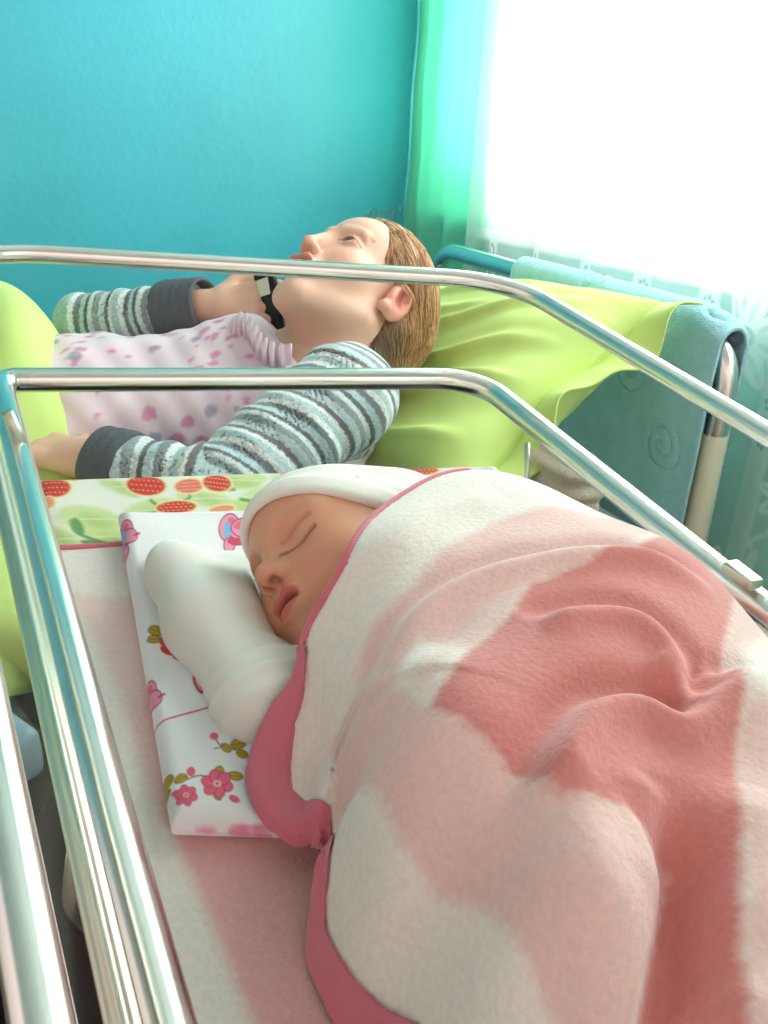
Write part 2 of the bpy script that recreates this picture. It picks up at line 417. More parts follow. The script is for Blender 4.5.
# ------------------------------------------------------------------ mother's bed
BZ = CAMZ-.53                                    # mattress top
bed = empty('hospital_bed', (.0, 1.3, 0)); tag(bed, 'steel hospital bed with tubular headboard along the turquoise wall', 'bed')
HX, HZ, HY0, HY1, HR = .96, CAMZ-.224, .885, 1.76, .0165
P = fillet([(HX, HY0, .0), (HX, HY0, HZ), (HX, HY1, HZ), (HX, HY1, .0)], .085, 12)
MB().tube(P, HR, 20).build('headboard_tube', M['chrome'], bed)
for y in (HY0, HY1): MB().tube([(HX, y, .18), (HX, y, CAMZ-.372)], HR+.0018, 20).build('post_cover', M['beige_paint'], bed)
MB().box((HX-.006, HY0+.02, BZ-.25), (HX+.006, HY1-.02, CAMZ-.40), .004).build('headboard_panel', M['mint_paint'], bed)
MB().tube(fillet([(-.98, HY0, .0), (-.98, HY0, .85), (-.98, HY1, .85), (-.98, HY1, .0)], .08, 10), HR, 16).build('footboard_tube', M['chrome'], bed)
for y in (HY0+.03, HY1-.03): MB().box((-.96, y-.015, BZ-.20), (HX-.02, y+.015, BZ-.15), .005).build('side_rail', M['white_paint'], bed)
mt = MB().box((-.94, HY0+.0, BZ-.15), (HX-.05, HY1, BZ), .03).build('bed_mattress', M['mattress'])
tag(mt, 'pale blue mattress of the steel bed under the woman', 'mattress')

# ------------------------------------------------------------------ bassinet
RH, KH, MH = .207, .300, .345                    # depth of rim, ring and mattress below the camera, bassinet frame
RIM = [(.008, -.10), (-.009, .25), (-.045, .752), (.437, .640), (.437, -.10)]
RING = [(.044, -.09), (.034, .25), (.0245, .699), (.4215, .640), (.4215, -.09)]
BOT = [(.044, -.08), (.040, .25), (.038, .630), (.408, .572), (.408, -.08)]
tub = empty('bassinet_tub', TUB((.22, .3, -.372)).tolist()); tag(tub, 'clear acrylic bassinet tub with chromed rim around the baby', 'bassinet')
def loop(Q, h, rad, off=0):
    return fillet([(q[0], q[1], -h) for q in Q], rad, 10, True)
L = [loop(RIM, RH+.004, [.03, 1.5, .085, .075, .03]), loop(RIM, RH+.012, [.03, 1.5, .085, .075, .03]), loop(RING, KH-.02, [.03, 1.5, .03, .05, .03]), loop(RING, KH, [.03, 1.5, .03, .05, .03]), loop(BOT, .355, [.03, 1.5, .03, .04, .03]), loop(BOT, .372, [.03, 1.5, .03, .04, .03])]
L[2] = L[1]*.22+L[3]*.78; L[2][:, 2] = -(KH-.02)
inn = []
V = np.concatenate(L); n = len(L[0]); Fq = []
for i in range(len(L)-1):
    for k in range(n): Fq.append((i*n+k, i*n+(k+1) % n, (i+1)*n+(k+1) % n, (i+1)*n+k))
Fq.append(tuple((len(L)-1)*n+k for k in range(n))[::-1])
o = link('tub_shell', TUB(V), Fq, M['acrylic'], tub)
sm = o.modifiers.new('thick', 'SOLIDIFY'); sm.thickness = .003; sm.offset = 1
MB().tube([TUB(p) for p in fillet([(q[0], q[1], -RH) for q in RIM], [.03, 1.5, .085, .075, .03], 14, True)], .0072, 18, True).build('rim_rail', M['chrome'], tub)
stand = empty('bassinet_stand', TUB((.22, .3, -.9)).tolist()); tag(stand, 'chromed tubular stand carrying the clear bassinet', 'stand')
MB().tube([TUB(p) for p in fillet([(q[0]+(-.004 if q[0] < .2 else .004), q[1]+(.006 if q[1] > 0 else -.006), -KH) for q in RING], [.03, 1.5, .014, .05, .03], 14, True)], .0098, 20, True).build('ring_rail', M['chrome'], stand)
# ribbed channel rail on the near-left side
th = np.linspace(0, 2*np.pi, 36, endpoint=False); rr = 1+.13*np.cos(5*th)
prof = np.stack([rr*np.cos(th)*1.0, rr*np.sin(th)*.8], 1)
q0, q1 = puv(17, 560, .268), puv(123, 1024, .268)
dq = (q0-q1); Vr, Fr = sweep([TUB(q1-dq*.6), TUB(q1+dq*.2), TUB(q0+dq*1.0)], .0062, prof=prof)
link('ribbed_rail', Vr, Fr, M['dull_steel'], stand)
for v in (.12, .58):                             # brackets that hang the ribbed rail from the ring, cross bars under the tub
    MB().tube([TUB((.020, v, -.27)), TUB((.0285, v, -KH))], .004, 10).build('bracket', M['dull_steel'], stand)
for v in (.05, .28):
    MB().tube(fillet([TUB((.0285, v, -KH)), TUB((.012, v, -.41)), TUB((.43, v, -.41)), TUB((.4255, v, -KH))], .03, 8), .008, 14).build('cross_bar', M['chrome'], stand)
ctr = TUB((.23, .3, -.41))
MB().tube([TUB((.23, .0, -.418)), TUB((.23, .55, -.418))], .012, 14).build('spine_bar', M['chrome'], stand)
MB().tube([(ctr[0], ctr[1], ctr[2]), (ctr[0], ctr[1], .10)], .022, 20).build('column', M['chrome'], stand)
MB().box((-.13, .12, .50), (.48, .78, .514), .004).build('lower_shelf', M['black_plastic'], stand)
for sx, sy in ((-.12, .12), (.5, .12), (-.12, .6), (.5, .6)):
    MB().tube(fillet([(ctr[0], ctr[1], .12), (sx, sy, .12), (sx, sy, .06)], .03, 6), .013, 12).build('foot_arm', M['chrome'], stand)
    MB().tube([(sx-.012, sy, .034), (sx+.012, sy, .034)], .034, 20).build('caster', M['black_plastic'], stand)
# hook at the head corner and clip on the right side of the ring
h0 = puv(527, 445, .30); h1 = h0+np.array([-.006, -.018, -.035])
MB().tube([TUB(h0+(0, 0, .002)), TUB((h0+h1)/2+(.002, 0, 0)), TUB(h1)], .0022, 10).build('hook', M['dull_steel'], stand)
cq = puv(742, 575, .285)
MB().box((-.006, -.012, -.004), (.006, .012, .004), .002, T=lambda p: TUB(cq+np.array(p))).build('clip', M['dull_steel'], stand)

# mattress, strawberry sheet, striped blanket beneath the baby
MQ = np.array([(.047, -.065), (.047, .608), (.40, .553), (.40, -.065)])
def bil(Q, a, b): return ((1-a)*(1-b))[:, None]*Q[0]+((1-a)*b)[:, None]*Q[1]+(a*b)[:, None]*Q[2]+(a*(1-b))[:, None]*Q[3]
def slab(name, Q, z0, z1, m, rnd=.012, nu=40, nv=60, colfn=None, wave=0, seed=0, parent=None, sink=None):
    a = np.linspace(0, 1, nu); bb = np.linspace(0, 1, nv); A, B = [q.ravel() for q in np.meshgrid(a, bb, indexing='ij')]
    uv = bil(np.asarray(Q, float), A, B)
    e = poly_sd(uv, Q); k = np.clip(-e/rnd, 0, 1); prof_ = np.sqrt(np.clip(1-(1-k)**2, 0, 1))
    z = (z0+z1)/2+(z1-z0)/2*prof_
    if wave:
        p3 = np.stack([uv[:, 0], uv[:, 1], uv[:, 0]*0], 1); z = z+wave*k*(wob(p3, 60, seed)+.6*wob(p3, 120, seed+1))
    if sink is not None: z = z-sink(uv)*k
    zb = (z0+z1)/2-(z1-z0)/2*prof_
    Vt = np.column_stack([uv, z]); Vb = np.column_stack([uv, zb]); N = len(Vt)
    cols = None
    if colfn is not None: cc = colfn(uv); cols = np.vstack([cc, cc])
    return link(name, TUB(np.vstack([Vt, Vb])), np.vstack([gridfaces(nu, nv, True)[:, ::-1], gridfaces(nu, nv, True)+N]), m, parent, cols)
o = slab('bassinet_mattress', MQ, -.371, -.351, M['mattress'])
tag(o, 'thin pale bassinet mattress under the strawberry sheet', 'mattress')

def pxpoly(Pp, h): return np.array([puv(x, y, h)[:2] for x, y in Pp])
def straw_cols(uv):
    c = np.tile(Sn(232, 232, 222), (len(uv), 1)); H = .346
    LG, MG, DG, RD, PK = Sn(196, 212, 140), Sn(160, 190, 100), Sn(96, 150, 80), Sn(208, 48, 44), Sn(232, 110, 110)
    el_ = lambda x, y, rx, ry, rot, col, s=.0012, a=1: paint(c, uv, pxpoly(pell(x, y, rx, ry, rot), H), col, s, a)
    for x, y, rx, ry, rot in ((90, 520, 34, 14, 10), (150, 512, 30, 12, -14), (60, 540, 24, 12, 20), (110, 538, 30, 9, 5), (235, 482, 32, 9, -5), (262, 498, 30, 11, -18), (205, 500, 30, 8, 8), (120, 488, 24, 6, 20), (300, 475, 30, 7, -8), (255, 512, 26, 10, 10), (170, 528, 26, 10, 12), (340, 490, 36, 12, -20), (390, 478, 30, 9, 0)):
        el_(x, y, rx, ry, rot, LG, .003, .85); el_(x+6, y+2, rx*.55, ry*.5, rot+12, MG, .004, .6)
        paint(c, uv, pxpoly(pline([(x-rx*.9, y+1), (x, y-1), (x+rx*.9, y)], 1.3), H), Sn(222, 228, 190), .001, .7)
    for pts in ([(70, 520), (78, 534), (118, 548)], [(150, 500), (158, 511), (130, 520)], [(176, 486), (190, 498), (166, 508)], [(240, 500), (255, 505), (238, 520)]):
        paint(c, uv, pxpoly(pline(pts, 3), H), DG, .001)
    for x, y, rx, ry, rot in ((78, 527, 10, 5, 60), (172, 509, 12, 4, 10), (100, 545, 20, 3.5, 8), (222, 489, 14, 3, 8)): el_(x, y, rx, ry, rot, DG)
    def berry(x, y, rx, ry, rot, col):
        el_(x, y, rx+2.5, ry+1.6, rot, Sn(236, 224, 160)); el_(x, y, rx, ry, rot, col)
        a = math.radians(rot)
        for i in range(-3, 4):
            for j in (-1, 0, 1):
                dx, dy = i*rx*.25+(j % 2)*rx*.12, j*ry*.5
                if (dx/rx)**2+(dy/ry)**2 < .75: el_(x+dx*math.cos(a)-dy*math.sin(a), y+dx*math.sin(a)+dy*math.cos(a), .9, .7, 0, Sn(240, 200, 120), .0004, .8)
    for q in ((53, 488, 17.5, 9.5, 0), (146, 486, 19.5, 10, 4), (189, 487, 14, 7, -4), (217, 484, 14, 8.5, 8), (176, 508, 20, 6, -3), (222, 510, 12, 3.5, -8), (48, 502, 6, 5, 0), (296, 474, 15, 5, -3), (180, 471, 12, 3, 0), (75, 478, 10, 2, 0), (420, 470, 18, 5, 0), (350, 505, 18, 8, 10)):
        berry(*q, PK if q[0] in (189, 222, 48) else RD)
    return c
SQ = np.array([(.038, .40), (.038, .622), (.407, .566), (.407, .40)])
o = slab('strawberry_sheet', SQ, -.3512, -.3455, M['painted_cloth'], .010, 330, 240, straw_cols, .0006, 3)
tag(o, 'white cotton sheet printed with red strawberries and green leaves', 'sheet')
def under_cols(uv):
    c = np.tile(Sn(228, 222, 214), (len(uv), 1)); H = .342; jit = .0012*wob(np.column_stack([uv, uv[:, 0]*0]), 900, 5)
    pk = Sn(226, 158, 158)
    paint(c, uv, pxpoly([(150, 700), (330, 640), (400, 1200), (300, 1200), (253, 1024), (178, 845), (152, 775)], H), pk, .004, .85, jit)
    paint(c, uv, pxpoly([(70, 596), (330, 606), (330, 700), (160, 830), (142, 770), (118, 690)], H), Sn(232, 196, 192), .004, .8, jit)
    return c
UQ = np.array([(.041, -.06), (.033, .518), (.395, .470), (.404, -.06)])
o = slab('striped_under_blanket', UQ, -.3456, -.3405, M['fleece'], .006, 230, 380, under_cols, .0008, 9)
tag(o, 'white blanket with pale pink stripes spread flat under the baby', 'blanket')
Vb = [TUB((p[0], p[1], -.3415)) for p in spline([(.033, .519), (.06, .514), (.12, .507), (.25, .490), (.39, .471)], 6)]
MB().tube(Vb, .0026, 10).build('edge_binding', M['binding'], o)

# folded flowery cloth under the head
PQ = np.array([puv(171, 824, .328)[:2], puv(118, 514, .328)[:2], puv(420, 508, .328)[:2]+(-.01, 0.), puv(420, 832, .328)[:2]])
def flower_cols(uv):
    c = np.tile(Sn(238, 236, 238), (len(uv), 1)); H = .328
    el_ = lambda x, y, rx, ry, rot, col, s=.0004, a=1: paint(c, uv, pxpoly(pell(x, y, rx, ry, rot), H), col, s, a)
    ln = lambda pts, wd, col, s=.0003: paint(c, uv, pxpoly(pline(pts, wd), H), col, s)
    PK, DK, OC, GN, BL, LP = Sn(232, 104, 130), Sn(206, 70, 104), Sn(200, 158, 40), Sn(104, 110, 40), Sn(120, 180, 220), Sn(236, 150, 175)
    def leaf(x, y, rx, ry, rot): el_(x, y, rx+1.2, ry+1.2, rot, GN); el_(x, y, rx, ry, rot, OC); ln([(x-rx*math.cos(math.radians(rot)), y-rx*math.sin(math.radians(rot))), (x+rx*math.cos(math.radians(rot)), y+rx*math.sin(math.radians(rot)))], .8, GN)
    def bloom(x, y, r, col):
        for k in range(6):
            a = k*math.pi/3+.3; el_(x+r*.62*math.cos(a), y+r*.5*math.sin(a), r*.5, r*.42, math.degrees(a), DK); el_(x+r*.6*math.cos(a), y+r*.48*math.sin(a), r*.43, r*.35, math.degrees(a), col)
        el_(x, y, r*.28, r*.22, 0, Sn(244, 190, 190)); el_(x, y, r*.12, r*.1, 0, DK)
    # lower spray
    ln([(180, 790), (200, 783), (215, 790)], 1.4, GN); ln([(190, 783), (191, 778)], 1.2, GN); ln([(216, 780), (222, 790)], 1.3, GN)
    leaf(167, 784, 6, 4.5, -10); leaf(165, 795, 5, 3.5, -30); leaf(181, 786, 6, 3.5, -20); leaf(219, 779, 4, 5, 10); leaf(235, 783, 7, 3.6, 8); leaf(217, 804, 4, 2, 40)
    bloom(217, 791, 15, PK); bloom(186, 803, 11, PK); el_(191, 779, 4.5, 5, 0, PK); el_(234, 806, 6, 3.5, 25, PK); el_(177, 799, 6, 3, 15, PK)
    # middle sprig
    ln([(214, 744), (222, 754), (236, 757)], 1.4, GN); ln([(222, 754), (214, 756)], 1.2, GN)
    el_(214, 743, 4.5, 4, 0, PK); leaf(226, 755, 5, 3, 40); leaf(238, 751, 7, 4.5, -10); leaf(242, 761, 5.5, 3, 20)
    # red line, pink figures
    ln([(152, 729), (180, 721), (210, 713)], 1.8, Sn(214, 80, 92))
    leaf(156, 637, 7, 4, 15); leaf(154, 645, 6, 3, 5); leaf(168, 645, 7, 3.5, -10); el_(170, 656, 10, 5, 15, Sn(206, 70, 60)); el_(164, 650, 6, 3, 40, Sn(222, 90, 74)); el_(178, 662, 6, 4, 20, Sn(206, 70, 60))
    def critter(x, y, s, m_=1):
        for (dx, dy, rx, ry, rot) in ((0, 0, 12, 17, 10), (9*m_, 5, 10, 8, 30), (0, 22, 6, 9, 0)):
            el_(x+dx*s, y+dy*s, rx*s+1.2, ry*s+1.2, rot, Sn(160, 60, 110)); el_(x+dx*s, y+dy*s, rx*s, ry*s, rot, LP)
        el_(x-2*m_*s, y+2*s, 5*s, 11*s, 5, BL); ln([(x+14*m_*s, y+6*s), (x+23*m_*s, y+3*s)], 2, Sn(190, 60, 100)); el_(x+3*s, y-9*s, 5*s, 4*s, 20, PK)
    critter(146, 697, .85); critter(124, 537, .7); el_(122, 556, 4, 6, 0, PK); el_(141, 737, 6, 10, 10, LP); el_(140, 736, 3, 6, 10, PK)
    el_(131, 612, 3, 12, 3, BL); el_(199, 690, 5, 11, -25, Sn(190, 40, 70)); el_(199, 690, 3, 8, -25, LP); el_(152, 575, 2, 4, 0, PK)
    critter(229, 533, .8); el_(246, 533, 16, 11, 0, Sn(180, 70, 120)); el_(246, 533, 14.5, 9.5, 0, LP); el_(240, 530, 7, 4, -20, PK); el_(236, 547, 9, 4, 5, Sn(214, 70, 100)); el_(250, 546, 10, 6, 10, PK)
    for x in (205, 240, 262): el_(x, 826, 12, 1.6, 0, LP)
    return c
o = slab('flowered_pillow_cloth', PQ, -.3405, -.3235, M['painted_cloth'], .008, 300, 430, flower_cols, .0012, 21)
tag(o, 'folded white cloth printed with pink roses under the baby head', 'cloth')

# ------------------------------------------------------------------ the baby's blanket
ctl = [(300,650,.284),(320,600,.262),(345,560,.240),(375,515,.233),(410,490,.231),(440,475,.230),(490,470,.232),
 (296,680,.292),(285,710,.300),(268,745,.312),(256,775,.317),(263,802,.318),(290,828,.320),(322,850,.324),(250,830,.330),
 (420,560,.226),(480,520,.222),(600,515,.228),(700,560,.236),
 (450,640,.226),(400,640,.238),(352,660,.262),(330,700,.286),(312,720,.302),(312,760,.312),(308,800,.321),
 (362,720,.258),(347,800,.277),(337,880,.302),(322,925,.322),(330,970,.326),(350,1010,.328),(400,760,.242),(400,850,.264),(430,930,.282),(440,1020,.295),(500,800,.230),(560,830,.222),(600,900,.224),(650,890,.230),(520,950,.252),(560,1010,.258),(622,1000,.246),
 (500,680,.215),(560,640,.212),(640,620,.214),(560,730,.216),(640,780,.219),(700,640,.220),(700,700,.222),(740,760,.224),
 (684,900,.242),(690,1000,.252),(735,900,.230),(760,1000,.236),(768,800,.220),(768,700,.216),(800,1000,.238)]
CP = [puv(x, y, h) for x, y, h in ctl]
CP = [(p[0], p[1], MH+p[2]) for p in CP]
CP += [(.405, .46, .004), (.395, .40, .008), (.402, .30, .016), (.405, .15, .025), (.405, .0, .03), (.36, .46, .01), (.30, .47, .02), (.24, .46, .03), (.36, .39, .045), (.375, .27, .055), (.38, .12, .06),
       (.30, .02, .085), (.2, .0, .075), (.12, .02, .03), (.09, .08, .01), (.33, .09, .085), (.28, .15, .115)]
CP = np.array(CP)
def tps(r): return np.where(r > 1e-9, r*r*np.log(np.maximum(r, 1e-9)), 0)
def fit_tps(P, z, lam):
    n = len(P); K = tps(np.linalg.norm(P[:, None]-P[None], axis=2))+lam*np.eye(n); Q = np.column_stack([np.ones(n), P])
    A = np.block([[K, Q], [Q.T, np.zeros((3, 3))]]); return np.linalg.solve(A, np.concatenate([z, np.zeros(3)]))
WTS = fit_tps(CP[:, :2], CP[:, 2], 2e-5)
def smoothH(uv):
    out = np.empty(len(uv))
    for i in range(0, len(uv), 20000):
        q = uv[i:i+20000]; out[i:i+20000] = tps(np.linalg.norm(q[:, None]-CP[None, :, :2], axis=2))@WTS[:-3]+WTS[-3]+q@WTS[-2:]
    return out
def seg_d(P, L):
    d = np.full(len(P), 1e9); sd = np.zeros(len(P)); tt = np.zeros(len(P))
    for i in range(len(L)-1):
        a, b = L[i], L[i+1]; ba = b-a; pa = P-a; h = np.clip(pa@ba/(ba@ba), 0, 1); dd = np.linalg.norm(pa-h[:, None]*ba, axis=1)
        s = np.sign(ba[0]*pa[:, 1]-ba[1]*pa[:, 0]); m = dd < d; d[m] = dd[m]; sd[m] = s[m]; tt[m] = (i+h[m])/(len(L)-1)
    return d, sd, tt
FOLDS = [  # polyline (pixel), height of that place, ridge height, ridge width, valley beside it (+ left of the line's run)
 ([(345,668),(365,640),(400,615),(452,592),(544,579),(641,576),(720,591)], .222, .0075, .008, +1),
 ([(540,632),(574,623),(630,622),(665,640),(702,690)], .214, .006, .007, +1),
 ([(562,800),(562,777),(575,748),(600,722),(640,712),(690,722),(739,692),(790,680)], .217, .0095, .0085, +1),
 ([(650,660),(680,680),(705,705)], .218, .004, .006, -1),
 ([(668,890),(655,840),(640,790)], .228, .006, .010, 0),
 ([(735,1020),(728,900),(735,800)], .232, .006, .012, 0),
 ([(700,660),(735,672),(790,670)], .216, .006, .008, +1),
 ([(545,870),(500,925),(470,980)], .24, .0035, .012, 0),
 ([(380,560),(430,520),(500,505)], .226, .003, .012, 0)]
def floorH(uv): return .0064+.0180*np.clip(.5-(poly_sd(uv, PQ)-.002)/.008, 0, 1)
def fulluH(uv):
    z = smoothH(uv)
    for pts, h, amp, wd, side in FOLDS:
        L_ = spline(np.array([puv(x, y, h)[:2] for x, y in pts]), 5); d, s, t = seg_d(uv, L_); tap = np.clip(np.minimum(t, 1-t)*6, 0, 1)
        z = z+amp*tap*np.exp(-(d/wd)**2)
        if side: z = z-amp*.75*tap*np.exp(-((d-1.7*wd)/wd)**2)*(s*side > 0)
    # rolled lower-left lip of the folded-over panel
    Lp = spline(np.array([puv(x, y, h)[:2] for x, y, h in ((372,690,.262),(345,715,.27),(333,750,.278),(326,800,.292),(318,870,.312),(318,915,.324))]), 6)
    d, s, t = seg_d(uv, Lp); tap = np.clip(np.minimum(t*4, (1-t)*4), 0, 1)
    z = z-.016*tap*np.exp(-(d/.016))*(s > 0)*(1-np.exp(-d/.003)) + .0045*tap*np.exp(-(d/.010)**2)*(s <= 0)
    dv, sv, tv = seg_d(uv, spline(np.array([puv(x, y, .24)[:2] for x, y in ((640,810),(675,880),(680,960),(672,1060))]), 6))
    z = z-.012*np.clip(tv*4, 0, 1)*np.exp(-(dv/.009)**2)
    dq_, sq_, tq_ = seg_d(uv, spline(np.array([puv(x, y, .228)[:2] for x, y in ((600,815),(640,845),(668,884),(652,960),(640,1070))]), 6))
    z = z-.010*np.clip(tq_*3, 0, 1)*np.exp(-dq_/.016)*(sq_ > 0)*(1-np.exp(-dq_/.0025))
    p3 = np.column_stack([uv, uv[:, 0]*0]); z = z+.0012*wob(p3, 55, 31)+.0007*wob(p3, 120, 32)
    return np.maximum(z, floorH(uv))
GU = np.arange(.075, .412, .0016); GV = np.arange(-.045, .475, .0016)
U_, V_ = np.meshgrid(GU, GV, indexing='ij'); UV = np.column_stack([U_.ravel(), V_.ravel()])
HH = fulluH(UV)
HG = HH.reshape(U_.shape)
def Hat(u, v):
    a = np.clip((u-GU[0])/.0016, 0, len(GU)-1.001); b_ = np.clip((v-GV[0])/.0016, 0, len(GV)-1.001); i, j = int(a), int(b_); a -= i; b_ -= j
    return HG[i, j]*(1-a)*(1-b_)+HG[i+1, j]*a*(1-b_)+HG[i, j+1]*(1-a)*b_+HG[i+1, j+1]*a*b_
def hit(x, y):                                   # where a sight line first meets the blanket, in its own plan
    d = EL @ ray(x, y); t = .1/-d[2]; last = None
    while t < 2:
        p = d*t
        if -p[2] > .18 and p[2]+MH <= Hat(p[0], p[1]): break
        t += .0008
    return p[:2]
def bl(Pp): return np.array([hit(x, y) for x, y in Pp])
OUT_PX = [(300,650),(310,622),(325,592),(345,560),(362,532),(380,512),(410,490),(440,475),(465,470)]
edge_face = np.array([puv(x, y, h)[:2] for x, y, h in ((300,650,.284),(310,622,.272),(325,592,.256),(345,560,.240),(360,535,.236),(380,510,.232),(410,490,.231),(440,475,.230),(470,469.5,.2308),(500,471,.2322))])
edge_low = np.array([puv(x, y, h)[:2] for x, y, h in ((300,650,.284),(300,668,.290),(296,688,.294),(289,706,.300),(279,734,.312),(270,760,.317),(269,780,.318),(277,802,.319),(298,824,.321),(318,842,.325),(327,866,.326),(319,895,.325),(316,918,.325),(318,945,.326),(335,985,.327),(360,1024,.328),(400,1075,.329))])
EF = spline(edge_face, 6); ELw = spline(edge_low, 6)
OUT = np.vstack([ELw[::-1], EF[1:], [(.318, .425), (.36, .44), (.404, .43), (.404, -.04), (.12, -.04)]])
inside = poly_sd(UV, OUT) < -.0006
cols = np.tile(Sn(240, 231, 223), (len(UV), 1)); jit = .0006*wob(np.column_stack([UV, UV[:, 0]*0]), 1500, 5)+.0006*wob(np.column_stack([UV, UV[:, 0]*0]), 700, 8)
LP_, DP_, WH_ = Sn(236, 196, 190), Sn(214, 134, 130), Sn(240, 231, 223)
for pts, c_, sft in (
  ([(358,668),(372,628),(412,592),(440,552),(500,520),(548,506),(600,517),(690,552),(728,580),(590,562),(530,586),(508,618),(470,650),(420,640),(390,690)], LP_, .003),
  ([(455,642),(520,606),(528,590),(500,600),(440,650),(400,690),(428,709),(450,672)], Sn(236, 212, 205), .006),
  ([(356,696),(428,712),(500,760),(560,796),(669,882),(640,980),(625,1060),(585,1060),(545,1012),(470,905),(400,850),(333,808),(331,748)], LP_, .0012),
  ([(728,580),(800,600),(800,1060),(746,1060),(742,800),(745,690),(722,650)], Sn(232, 196, 190), .003),
  ([(740,652),(800,655),(800,715),(745,700)], WH_, .004),
  ([(428,711),(470,650),(508,618),(530,585),(590,560),(640,545),(728,580),(722,650),(745,690),(742,800),(740,900),(748,1060),(632,1060),(648,960),(668,880),(560,796),(500,760)], DP_, .0018)):
    paint(cols, UV, bl(pts), c_, sft, 1, jit)
vid = -np.ones(len(UV), int); Fg = gridfaces(len(GU), len(GV), True)[:, ::-1]
Fg = Fg[inside[Fg].all(1)]; used = np.unique(Fg); vid[used] = np.arange(len(used))
Vtop = np.column_stack([UV, HH-MH])[used]
blanket = link('baby_blanket', TUB(Vtop), vid[Fg], M['fleece'], None, cols[used])
sd_ = blanket.modifiers.new('thick', 'SOLIDIFY'); sd_.thickness = .0035; sd_.offset = -1
tag(blanket, 'fluffy white and pink patchwork blanket heaped over the sleeping baby', 'blanket')
def onb(uv, dz=0): return np.array([TUB((p[0], p[1], Hat(p[0], p[1])-MH+dz)) for p in uv])
MB().tube(onb(EF[:-6], -.0006), .0021, 10).build('piping', M['binding'], blanket)
def ribbon(name, L_, wid, inset):                # flat satin binding along the edge
    T = np.gradient(L_, axis=0); T /= np.linalg.norm(T, axis=1)[:, None]; N = np.stack([-T[:, 1], T[:, 0]], 1)
    sur = lambda q: max(Hat(q[0], q[1]), .0064)
    V = []
    for i, p in enumerate(L_):
        rows = []
        for sg in (-1, 1):                       # walk along the cloth, not the plan
            q = p.copy(); z = sur(q); acc = 0; pts_ = [(q[0], q[1], z)]
            for k in range(6):
                tgt = wid[i]/2*(k+1)/6
                while acc < tgt:
                    q2 = q+N[i]*sg*.0004; z2 = sur(q2); acc += math.hypot(.0004, z2-z); q, z = q2, z2
                pts_.append((q[0], q[1], z))
            rows.append(pts_)
        chain = rows[0][::-1]+rows[1][1:]
        for k, (x, y, z) in enumerate(chain):
            lift = .0042 if 0 < k < len(chain)-1 else .0
            V.append((x, y, z-MH+lift))
    pr = chain
    n = len(pr); Fs = [(i*n+k, i*n+k+1, (i+1)*n+k+1, (i+1)*n+k) for i in range(len(L_)-1) for k in range(n-1)]
    return link(name, TUB(np.array(V)), Fs, M['binding'], blanket)
k_ = len(ELw); tt = np.linspace(0, 1, k_)
wid = np.interp(tt, [0, .06, .15, .25, .35, .55, .62, .68, .75, 1], [.004, .006, .010, .017, .022, .020, .009, .009, .016, .022])
ribbon('wide_binding', ELw, wid, wid*.0)

# ------------------------------------------------------------------ the baby
def frame(Lv, Dv, Fv):
    f = np.array(camvec(Fv)); f /= np.linalg.norm(f); u = -np.array(camvec(Dv)); u -= f*(u@f); u /= np.linalg.norm(u); l = np.cross(u, f)
    return np.stack([l, f, u])                   # rows: left, forward, up
BR = frame((-.55, .602, .58), (.331, .793, -.511), (-.767, -.09, -.636))
BSC = 1.045
def baby_head(q):
    ax = np.abs(q[:, 0]); qa = np.column_stack([ax, q[:, 1], q[:, 2]]); qm = q.copy(); qm[:, 2] = q[:, 2]-.24*q[:, 0]
    d = ell(q, (0, -.014, .011), (.0465, .062, .040))
    d = smin(d, ell(q, (0, .014, -.014), (.040, .037, .040)), .02)
    d = smin(d, sph(q, (0, .025, .019), .027), .02)
    d = smin(d, sph(qa, (.0235, .025, -.0225), .0220), .012)
    d = smin(d, sph(q, (0, .036, -.041), .0085), .012)
    d = smin(d, cap(qa, (.008, .042, .0135), (.026, .036, .0145), .006, .006), .010)      # brows
    d = smax(d, -ell(qa, (.0205, .0545, .0035), (.013, .010, .0075)), .007)               # sockets
    d = smin(d, ell(qa, (.0195, .0352, .003), (.0125, .0115, .0085)), .004)               # closed lids
    a_ = (qa[:, 0]-.0195)/.0112; lid = np.abs(qa[:, 2]-(-.0008+.0022*a_-.0022*(1-a_**2)))
    d = d+.0011*np.exp(-(lid/.0009)**2)*(np.abs(a_) < 1)*(q[:, 1] > .03)                  # eye line
    lid2 = np.abs(qa[:, 2]-(.0074+.0025*a_-.001*a_**2)); d = d+.0007*np.exp(-(lid2/.0011)**2)*(np.abs(a_) < 1)*(q[:, 1] > .03)
    d = smin(d, cap(q, (0, .0455, .002), (0, .0555, -.0090), .0042, .0062), .007)
    d = smin(d, sph(q, (0, .0580, -.0105), .0066), .004)
    d = smin(d, ell(qa, (.0074, .0530, -.0125), (.0048, .0058, .0050)), .003)
    d = smax(d, -ell(qa, (.0042, .0575, -.0166), (.0025, .0030, .0030)), .0012)
    d = smin(d, ell(q, (0, .047, -.0265), (.0125, .0065, .0085)), .006)                   # muzzle
    d = smin(d, ell(np.column_stack([ax, qm[:, 1], qm[:, 2]]), (.0042, .0525, -.0243), (.0065, .0038, .0026)), .0025)
    d = smin(d, ell(qm, (0, .0510, -.0316), (.0085, .0040, .0030)), .0025)
    ml = np.abs(qm[:, 2]-(-.0278-.0035*(ax/.013)**2)); d = d+.0025*np.exp(-(ml/.0010)**2)*np.clip((.0125-ax)/.0065, 0, 1)*(q[:, 1] > .03)
    ear = ell(qa, (.0475, -.014, -.002), (.006, .011, .016)); d = smin(d, ear, .004)
    return d
